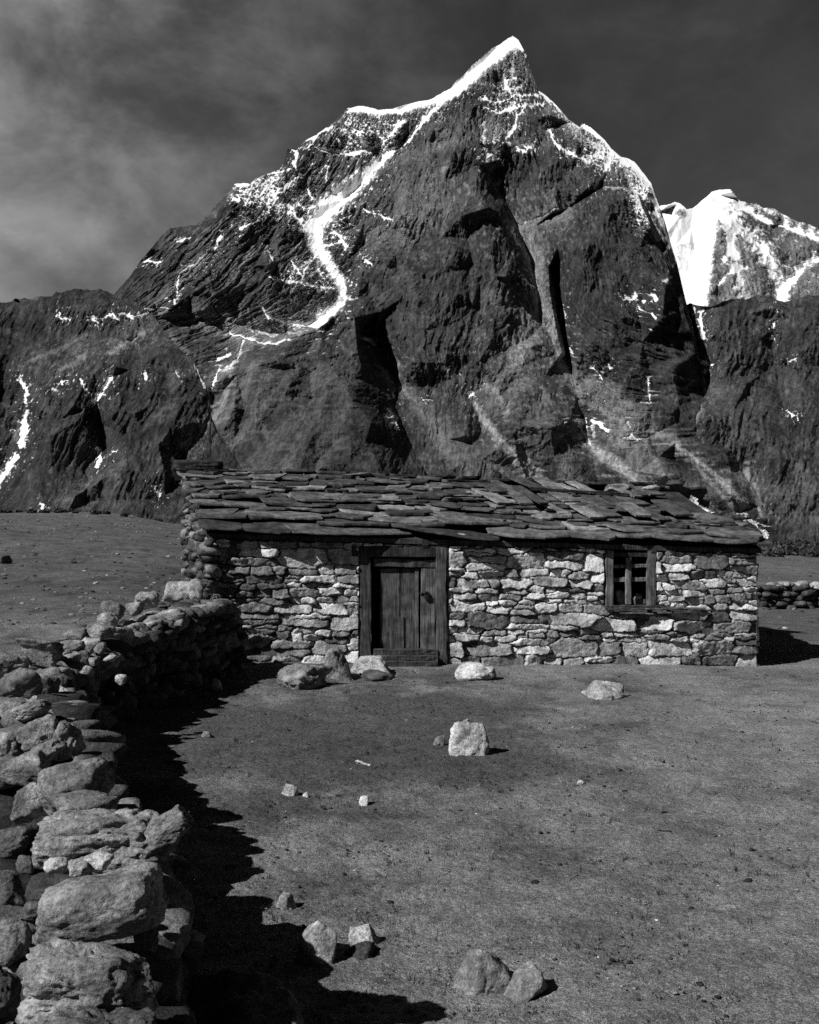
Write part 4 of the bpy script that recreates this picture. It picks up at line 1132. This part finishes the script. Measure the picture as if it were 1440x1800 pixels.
roof_rock(uof(1140, 2.2), 2.25, (.22, .13, .075), .42, 611, 'pale oval stone lying near the top right of the slate roof')
roof_rock(uof(1088, 2.2), 2.3, (.22, .14, .07), .26, 612, 'flat grey stone on the roof left of the pale oval stone')
roof_rock(uof(1188, 2.7), 2.72, (.17, .12, .07), .08, 613, 'dark stone on the roof ridge near its right end')
roof_rock(uof(350, 2.65), 2.6, (.42, .22, .085), .05, 614, 'long dark slab crowning the left end of the roof', boxy=.7)
roof_rock(uof(386, .6), .35, (.07, .04, .02), .5, 615, 'small white chip on the large slate at the left eave', .075)
roof_rock(uof(808, .1), -.1, (.07, .04, .025), .5, 616, 'small white stone on the eave above the door post', .075)
roof_rock(uof(872, 2.75), 2.8, (.12, .12, .12), .05, 617, 'round dark stone on the middle of the roof ridge')
# ------------------------------------------------------------------ dry stone wall running from the hut to the lower left
PATH = np.array([(-2.62, 14.75, 1.10), (-3.0, 13.5, 1.08), (-3.27, 12.0, 1.0), (-3.37, 10.4, .94), (-3.15, 8.9, .98), (-2.72, 7.6, 1.0), (-2.2, 6.4, 1.0), (-1.78, 5.4, .98), (-1.42, 4.5, 1.0), (-1.16, 3.7, 1.0), (-1.08, 2.9, .95), (-1.08, 2.0, .9), (-1.15, 1.0, .9), (-1.3, -.3, .9)])
seg = np.hypot(np.diff(PATH[:, 0]), np.diff(PATH[:, 1])); S = np.concatenate([[0], np.cumsum(seg)])


def path_at(s):
    x, y, t = (np.interp(s, S, PATH[:, k]) for k in range(3))
    e = .2
    dx = np.interp(s + e, S, PATH[:, 0]) - np.interp(s - e, S, PATH[:, 0]); dy = np.interp(s + e, S, PATH[:, 1]) - np.interp(s - e, S, PATH[:, 1])
    n = math.hypot(dx, dy) + 1e-9
    return x, y, t, np.array([dx / n, dy / n])


wall = empty('dry_stone_wall', (-2.6, 8.5, 0))
tag(wall, 'curving dry stone wall of piled boulders along the left foreground', 'stone wall')
WOFF = np.array([-2.6, 8.5, 0.])
pile = Pile(); rs = np.random.RandomState(5)
s = 0.0
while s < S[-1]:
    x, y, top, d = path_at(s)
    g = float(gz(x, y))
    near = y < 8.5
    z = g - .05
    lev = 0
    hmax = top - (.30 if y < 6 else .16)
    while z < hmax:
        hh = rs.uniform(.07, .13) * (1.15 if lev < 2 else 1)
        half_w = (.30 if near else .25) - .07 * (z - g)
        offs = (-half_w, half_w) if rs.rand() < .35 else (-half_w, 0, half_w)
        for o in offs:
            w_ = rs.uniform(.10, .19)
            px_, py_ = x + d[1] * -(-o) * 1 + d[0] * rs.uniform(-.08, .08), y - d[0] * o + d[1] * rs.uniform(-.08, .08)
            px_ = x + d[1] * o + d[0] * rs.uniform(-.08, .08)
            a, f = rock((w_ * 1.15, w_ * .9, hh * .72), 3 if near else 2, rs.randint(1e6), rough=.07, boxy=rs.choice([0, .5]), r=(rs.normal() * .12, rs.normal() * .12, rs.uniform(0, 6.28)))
            pile.add(a, f, np.array([px_ + rs.normal() * .03, py_ + rs.normal() * .03, z + hh / 2]) - WOFF, rs.choice([.04, .07, .11, .17]) * rs.uniform(.85, 1.15) * (.75 if o > 0 else 1.1))  # dark tones paint shade into the rubble, to blacken the wall's sunless side
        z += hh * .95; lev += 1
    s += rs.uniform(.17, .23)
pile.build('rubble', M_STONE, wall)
# capping stones
cap_i = 0
s = .15
while s < S[-1]:
    x, y, top, d = path_at(s)
    if y < 6.6: break
    for o in (-.13, .11):
        w_ = rs.uniform(.13, .21); hh = rs.uniform(.07, .13)
        one_rock('capstone', np.array([x + d[1] * o + rs.normal() * .04, y - d[0] * o + rs.normal() * .05, top - .12 - (.05 if o > 0 else 0) + rs.uniform(-.04, .06)]) - WOFF, (w_ * 1.1, w_ * .8, hh), rs.uniform(.17, .34), rs.randint(1e6), 4, wall,
                 rough=.06, r=(rs.normal() * .2, rs.normal() * .2, rs.uniform(-.8, .8)))
    s += rs.uniform(.24, .36)


def hero(px, py, w_, h_, d, tone, seed, roll=0., yaw=0., depth=.8, sub=5, name='boulder', **kw):
    if w_ > 200: sub = 6
    kw.setdefault('sharp', 10); kw.setdefault('facets', 12)
    half = (w_ / 2 / F * d, w_ / 2 / F * d * depth, h_ / 2 / F * d)
    p = P(px, py, d)
    kw['rough'] = kw.get('rough', .07) * 1.15
    one_rock(name, p - WOFF, half, tone, seed, sub, wall, r=(.0, roll, yaw), **kw)


# the big stones of the near end, each in its place in the pile
hero(315, 1043, 56, 44, 14.6, .30, 701, sub=4)
hero(346, 1042, 30, 50, 14.5, .34, 702, roll=-.5, sub=4)
hero(256, 1057, 46, 34, 13.6, .28, 703, sub=4); hero(236, 1070, 34, 26, 13.2, .26, 704, sub=4)
hero(198, 1072, 44, 34, 12.2, .22, 705, sub=4); hero(190, 1090, 40, 28, 11.8, .30, 706, sub=4)
hero(174, 1110, 52, 26, 11.0, .26, 707, roll=.08, sub=4); hero(132, 1118, 36, 26, 10.9, .20, 708, sub=4)
hero(128, 1136, 44, 24, 10.3, .30, 709, sub=4); hero(72, 1142, 78, 44, 9.6, .22, 710, roll=.1, sub=5)
hero(72, 1160, 60, 34, 9.0, .24, 711, roll=.15); hero(20, 1164, 60, 40, 8.6, .22, 712)
hero(34, 1205, 92, 72, 7.6, .17, 713, roll=.12); hero(-30, 1200, 70, 70, 7.8, .2, 714)
hero(20, 1250, 80, 40, 7.0, .22, 715, roll=-.15); hero(55, 1250, 70, 34, 6.8, .26, 716, roll=-.3)
hero(78, 1292, 80, 66, 6.1, .27, 717, roll=-.5, sharp=7, rough=.09); hero(118, 1303, 62, 76, 5.9, .25, 718, roll=.2, rough=.09); hero(85, 1322, 60, 40, 5.8, .26, 719, roll=-.4)
hero(10, 1320, 70, 70, 6.1, .22, 720); hero(45, 1350, 90, 60, 5.7, .24, 721)
hero(128, 1386, 140, 100, 5.0, .27, 722, roll=-.35, rough=.05, sharp=9); hero(62, 1412, 70, 70, 5.1, .26, 723)
hero(150, 1418, 130, 60, 4.75, .20, 724, roll=-.2)
hero(185, 1478, 250, 112, 4.15, .25, 725, roll=-.02, rough=.09, sharp=10, boxy=.3, depth=.6)
hero(284, 1452, 116, 56, 4.1, .24, 726, roll=-.35, rough=.10, facets=8, sharp=12)
hero(172, 1516, 52, 30, 3.75, .42, 727, sub=4); hero(100, 1520, 46, 32, 3.75, .36, 728, sub=4); hero(138, 1530, 40, 30, 3.7, .28, 729, sub=4)
hero(160, 1604, 246, 128, 3.35, .27, 730, roll=-.22, rough=.04, sharp=9, boxy=.8, facets=14, depth=.62)
hero(152, 1738, 244, 150, 2.95, .25, 731, roll=.03, rough=.11, sharp=10, boxy=.5, depth=.62)
hero(150, 1850, 300, 150, 2.75, .14, 732, rough=.12)
hero(255, 1640, 50, 80, 3.4, .10, 733, rough=.12); hero(250, 1725, 50, 80, 3.2, .12, 734, rough=.13)
hero(330, 1530, 60, 26, 4.3, .10, 735, roll=.35)
hero(20, 1660, 70, 90, 3.5, .16, 737); hero(14, 1560, 70, 60, 3.8, .15, 738); hero(20, 1480, 60, 50, 4.4, .16, 739, rough=.1); hero(-10, 1750, 80, 120, 3.2, .13, 740)
hero(45, 1520, 34, 30, 3.9, .22, 741, sub=4); hero(60, 1600, 40, 34, 3.6, .13, 742, sub=4)
# the lit tips of stones on the shaded side
hero(336, 1092, 24, 28, 14.2, .35, 751, sub=3); hero(370, 1098, 28, 36, 14.3, .42, 752, sub=3); hero(216, 1110, 16, 22, 11.6, .36, 753, sub=3); hero(176, 1140, 20, 26, 10.6, .4, 754, roll=.4, sub=3)
hero(150, 1180, 30, 22, 9.7, .42, 755, sub=3); hero(165, 1163, 20, 18, 9.9, .25, 756, sub=3); hero(194, 1158, 26, 14, 10.2, .36, 757, roll=-.3, sub=3); hero(212, 1194, 20, 20, 10.2, .4, 758, roll=.5, sub=3)
hero(125, 1155, 34, 18, 9.9, .34, 759, sub=3)

# a second wall far behind on the right
far = empty('field_wall', (8.9, 27, 0)); tag(far, 'low distant field wall with pale top stones right of the hut', 'stone wall')
pile = Pile(); cap = Pile(); s = 0
while s < 6.5:
    x = 8.35 + s; y = 27.0 + .25 * s; g = float(gz(x, y))
    for z in np.arange(0, .55, .13):
        a, f = rock((rs.uniform(.12, .2), .18, rs.uniform(.07, .1)), 2, rs.randint(1e6), r=(0, rs.normal() * .15, rs.uniform(0, 6)))
        pile.add(a, f, (x - 8.9 + rs.normal() * .04, y - 27 + rs.normal() * .08, g + z), rs.uniform(.05, .12))
    if rs.rand() < .8 and s > .6:
        a, f = rock((rs.uniform(.10, .22), .15, rs.uniform(.05, .1)), 2, rs.randint(1e6), r=(0, rs.normal() * .2, rs.uniform(0, 6)))
        cap.add(a, f, (x - 8.9, y - 27, g + .6 + rs.normal() * .03), rs.uniform(.25, .5))
    s += rs.uniform(.14, .22)
pile.build('rubble', M_STONE, far); cap.build('capstones', M_STONE, far)
# ------------------------------------------------------------------ loose rocks in the yard
def yard_rock(px, pyb, w_, h_, tone, seed, label, name='rock', cat='rock', group='loose rocks lying in the yard', roll=0., depth=.85, sink=.26, sub=4, **kw):
    """a rock whose foot shows at pixel row pyb"""
    g = gpt(px, pyb); kw.setdefault('taper', .14); kw.setdefault('rough', .075)
    d = g[1] + w_ / 2 / F * g[1] * depth * .8
    half = np.array([w_ / 2 / F * d, w_ / 2 / F * d * depth, h_ / 2 / F * d * (1 + sink)])
    x = (px - 720) / F * d
    z = float(gz(x, d)) + half[2] * (1 - 2 * sink)
    return one_rock(name, (x, d, z), half, tone, seed, sub, None, label, cat, group, r=(0, roll, kw.pop('yaw', 0.)), **kw)


yard_rock(824, 1332, 72, 64, .50, 845, 'blocky pale rock standing alone in the middle of the yard', boxy=.25, facets=11, rough=.10, sharp=13, sub=5, depth=.75, taper=.12)
yard_rock(719 + 100, 1276, 14, 12, .45, 812, 'tiny pale stone perched behind the blocky pale rock', sub=3)
yard_rock(773, 1313, 22, 22, .20, 813, 'small dull round stone just left of the blocky pale rock')
yard_rock(1070, 1233, 70, 32, .42, 814, 'wedge shaped two-tone rock alone on the right of the yard', roll=.25, sharp=12, facets=6, sub=5, taper=.3)
yard_rock(836, 1198, 74, 32, .52, 815, 'whitish oblong rock lying right of the doorstep', sub=5, roll=-.06, sharp=5, facets=16, taper=.0)
yard_rock(536, 1214, 104, 44, .22, 816, 'long dark rock with undercut edge left of the door', sub=5, rough=.10, roll=.05)
yard_rock(596, 1196, 54, 56, .22, 817, 'upright rounded rock leaning on the wall left of the door', sub=5)
yard_rock(652, 1189, 74, 34, .40, 818, 'pale topped rock in front of the left door post', sub=5, rough=.08, facets=8, sharp=13)
yard_rock(664, 1199, 60, 18, .12, 819, 'low dark stone under the pale topped rock by the door', roll=.05)
yard_rock(878, 1169, 34, 24, .34, 820, 'small grey rock at the wall foot right of the doorstep')
yard_rock(930, 1166, 66, 34, .48, 821, 'large pale footing rock at the base of the hut wall', boxy=.6, sub=5)
yard_rock(510, 1404, 30, 26, .34, 822, 'small pointed rock in the turf near the wall shadow', facets=7, sharp=13)
yard_rock(538, 1404, 12, 11, .45, 823, 'tiny white stone right of the small pointed rock', sub=3)
yard_rock(640, 1418, 18, 18, .50, 824, 'little white stone between turf and trodden ground', sub=3, boxy=.5)
yard_rock(1020, 1382, 14, 9, .5, 825, 'flat white pebble right of the yard centre', sub=3)
yard_rock(364, 1298, 18, 11, .3, 826, 'small grey stone at the edge of the wall shadow', sub=3)
yard_rock(381, 1214, 20, 20, .6, 827, 'white angular stone beside the shadow near the hut corner', facets=6, sharp=14, sub=3)
yard_rock(504, 1603, 34, 30, .27, 828, 'round stone between the spikes of the wall shadow')
yard_rock(556, 1704, 84, 84, .42, 829, 'speckled granite rock behind the dark shaded boulder', sub=5, facets=7, sharp=13, rough=.05)
yard_rock(641, 1668, 60, 38, .50, 830, 'smooth pale rock with a dark stone before it', sub=5, roll=.1, facets=8)
yard_rock(632, 1694, 62, 30, .06, 831, 'dark broken stone between the granite and the pale rock')
yard_rock(853, 1752, 84, 80, .27, 832, 'grey pyramid shaped rock at the bottom of the yard', sub=5, facets=6, sharp=14, rough=.05, yaw=.4, taper=.38, sink=.15)
yard_rock(926, 1764, 76, 58, .30, 833, 'angular grey rock right of the pyramid shaped rock', sub=5, facets=8, sharp=13, rough=.06, yaw=.3, taper=.25)
# the big boulder lying against the wall in its shade
one_rock('boulder', (-.70, 4.36, .02), (.34, .32, .34), .16, 840, 5, None, 'large black shaded boulder beside the near wall', 'boulder', rough=.07, sharp=7)

for i, (px, py, w_, lab) in enumerate([(941, 1560, 20, 'darkest dung clump, below the middle of the yard'), (1315, 1556, 18, 'dark dung clump near the right edge'), (1363, 1363, 11, 'dark clump highest at the right edge'),
        (1215, 1603, 12, 'dark clump right of the bottom rocks'), (1300, 1601, 11, 'small clump left of a smaller one'), (1343, 1601, 8, 'tiny clump near the right edge'), (1369, 1440, 9, 'tiny pair clump at the right edge'),
        (1205, 1668, 12, 'clump low on the right'), (1322, 1498, 9, 'clump above the large right one'), (930, 1628, 10, 'tiny clump below the darkest one'), (1232, 1725, 12, 'lowest dark clump on the right')]):
    yard_rock(px, py, w_, w_ * .5, .03, 860 + i, None, 'dung_clump', 'dung', 'dark dung clumps on the trodden ground', sub=3)['label'] = lab

# sticks
for (x0, y0, x1, y1, tone, lab) in ((627, 1341, 651, 1349, .45, 'short pale stick lying on the dark turf'), (1118, 1461, 1180, 1467, .03, 'thin dark twig on the trodden ground at right')):
    a, b = gpt(x0, y0), gpt(x1, y1); Bt = []
    a[2] += .012; b[2] += .012; timber(Bt, a, b, .02, .012, 7, tone, (0, 0, 1), .004, 6)
    tag(build_faces('stick', Bt, M_WOOD), lab, 'stick')

# gravel and crumbs of earth
pile = Pile(); rs = np.random.RandomState(15)
for k in range(2600):
    py = rs.uniform(1165, 1810); px = rs.uniform(330, 1460)
    d = F * H / (py - 900) * rs.uniform(.98, 1.02); x = (px - 720) / F * d
    s = min(.003 + rs.exponential(.0022), .014) * (.6 + d / 14)
    a, f = rock((s * 1.3, s, s * .7), 1, k, rough=.0)
    pile.add(a, f, (x, d, float(gz(x, d)) + s * .3 + .004), rs.choice([.03, .05, .08, .2, .4], p=[.3, .25, .25, .14, .06]))
tag(pile.build('gravel', M_STONE), kind='stuff', label='fine gravel and earth crumbs over the yard')

# cropped grass: short blades in small tufts where the yard is not trodden bare
V, Q, T = [], [], []; rs = np.random.RandomState(31)
for k in range(2600):
    py = 1168 + 640 * rs.rand() ** .9; px = rs.uniform(250, 1460)
    d = F * H / (py - 900); x = (px - 720) / F * d
    dens = .35 + 1.2 * math.exp(-((x + .5) / 2.2) ** 2 - ((d - 11) / 2.6) ** 2) + .5 * float(noise2(np.array([x / .9]), np.array([d / .9]), 44)[0])
    if rs.rand() > dens: continue
    z = float(gz(x, d)); n = rs.randint(3, 8); tn = rs.choice([.03, .05, .08, .16], p=[.3, .35, .25, .1])
    for j in range(n):
        bx, by = x + rs.normal() * .016, d + rs.normal() * .016
        a = rs.uniform(0, 6.28); w_ = rs.uniform(.0015, .003) * (1 + d / 9); h_ = rs.uniform(.008, .026); ln = rs.uniform(.0, .025); b = rs.uniform(0, 6.28)
        i = len(V)
        V += [(bx - w_ * math.cos(a), by - w_ * math.sin(a), z - .004), (bx + w_ * math.cos(a), by + w_ * math.sin(a), z - .004), (bx + ln * math.cos(b) + w_ * .3, by + ln * math.sin(b), z + h_ + .006), (bx + ln * math.cos(b) - w_ * .3, by + ln * math.sin(b), z + h_ + .006)]
        Q.append((i, i + 1, i + 2, i + 3)); T += [tn] * 4
me = mesh_from('grass', np.array(V), np.array(Q), attrs={'tone': np.array(T)}, smooth=False)
tag(link('grass', me, M_STONE), kind='stuff', label='short cropped grass tufts on the yard')

pile = Pile()
for k in range(500):
    py = 907 + 210 * rs.rand() ** 1.3; px = rs.uniform(-40, 330) if rs.rand() < .8 else rs.uniform(1340, 1500)
    if px > 1000 and py < 965: continue
    g = gpt(px, py, 12, 130)
    if g[1] > 125: continue
    s = rs.uniform(.012, .05) * (g[1] / 25) ** .6
    a, f = rock((s * 1.5, s, s * .7), 2, k, rough=.03)
    pile.add(a, f, (g[0], g[1], g[2] + s * .2), rs.choice([.05, .1, .2, .34], p=[.25, .3, .33, .12]))
tag(pile.build('field_stones', M_STONE), kind='stuff', label='small stones strewn over the field behind the wall')
one_rock('rock', tuple(np.array(gpt(4, 990, 12, 90)) + np.array([-.1, 0, .03])), (.34, .3, .2), .10, 871, 4, None, 'dark rock half in frame in the left field', 'rock')

# scrub along the edge of the plateau on the right and left
def bush(V, Q, c, r, n, rs, leaf=.05):
    for k in range(n):
        d = rs.normal(size=3); d /= np.linalg.norm(d); p = c + d * r * rs.uniform(.35, 1, 3) ** .6 * np.array([1.15, 1.15, .8])
        a = rs.normal(size=3); a /= np.linalg.norm(a); b = np.cross(a, rs.normal(size=3)); b /= np.linalg.norm(b)
        s = leaf * rs.uniform(.6, 1.4); i = len(V)
        V += [p - a * s, p + b * s * .5, p + a * s, p - b * s * .5]; Q.append((i, i + 1, i + 2, i + 3))


V, Q = [], []; rs = np.random.RandomState(9)
for k in range(150):
    px = rs.uniform(1335, 1640) if k < 110 else rs.uniform(-100, 320)
    d = rs.uniform(60, 92) if k < 110 else rs.uniform(100, 118)
    x = (px - 720) / F * d; r = rs.uniform(.25, .85) * (1 if k < 110 else .5)
    bush(V, Q, np.array([x, d, float(gz(x, d)) + r * .3]), r, 110, rs, .16)
me = mesh_from('scrub', np.array(V), np.array(Q), attrs={'tone': np.repeat(rs.uniform(.03, .09, len(V) // 4), 4)}, smooth=False)
tag(link('scrub', me, M_STONE), kind='stuff', label='low dark scrub along the far edge of the fields')

# dry bush at the broken corner of the hut
sh = empty('bush', (-3.05, 15.35, .1)); tag(sh, 'dry twiggy bush growing at the left corner of the hut', 'bush')
Bt = []; V, Q = [], []
for k in range(46):
    a = rs.uniform(0, 6.28); ln = rs.uniform(.35, 1.25); tip = np.array([math.cos(a) * ln * .26 - .12, math.sin(a) * ln * .2, ln]); mid = tip * .5 + rs.normal(size=3) * .05
    base = np.array([rs.normal() * .12, rs.normal() * .06, 0])
    timber(Bt, base, mid, .009, .009, k, .07, (0, 1, .01), .001, 2); timber(Bt, mid, tip, .006, .006, k, .08, (0, 1, .01), .001, 2)
    for j in range(8):
        t = rs.uniform(.3, 1); q = mid * (1 - t) + tip * t; e = q + rs.normal(size=3) * .07
        timber(Bt, q, e, .004, .004, k, .09, (.1, 1, .01), .0005, 1)
        for _ in range(3): bush(V, Q, e + rs.normal(size=3) * .03, .035, 2, rs, .014)
build_faces('twigs', Bt, M_STONE, sh)
me = mesh_from('leaves', np.array(V), np.array(Q), attrs={'tone': np.repeat(rs.uniform(.06, .22, len(V) // 4), 4)}, smooth=False)
link('leaves', me, M_STONE, sh)
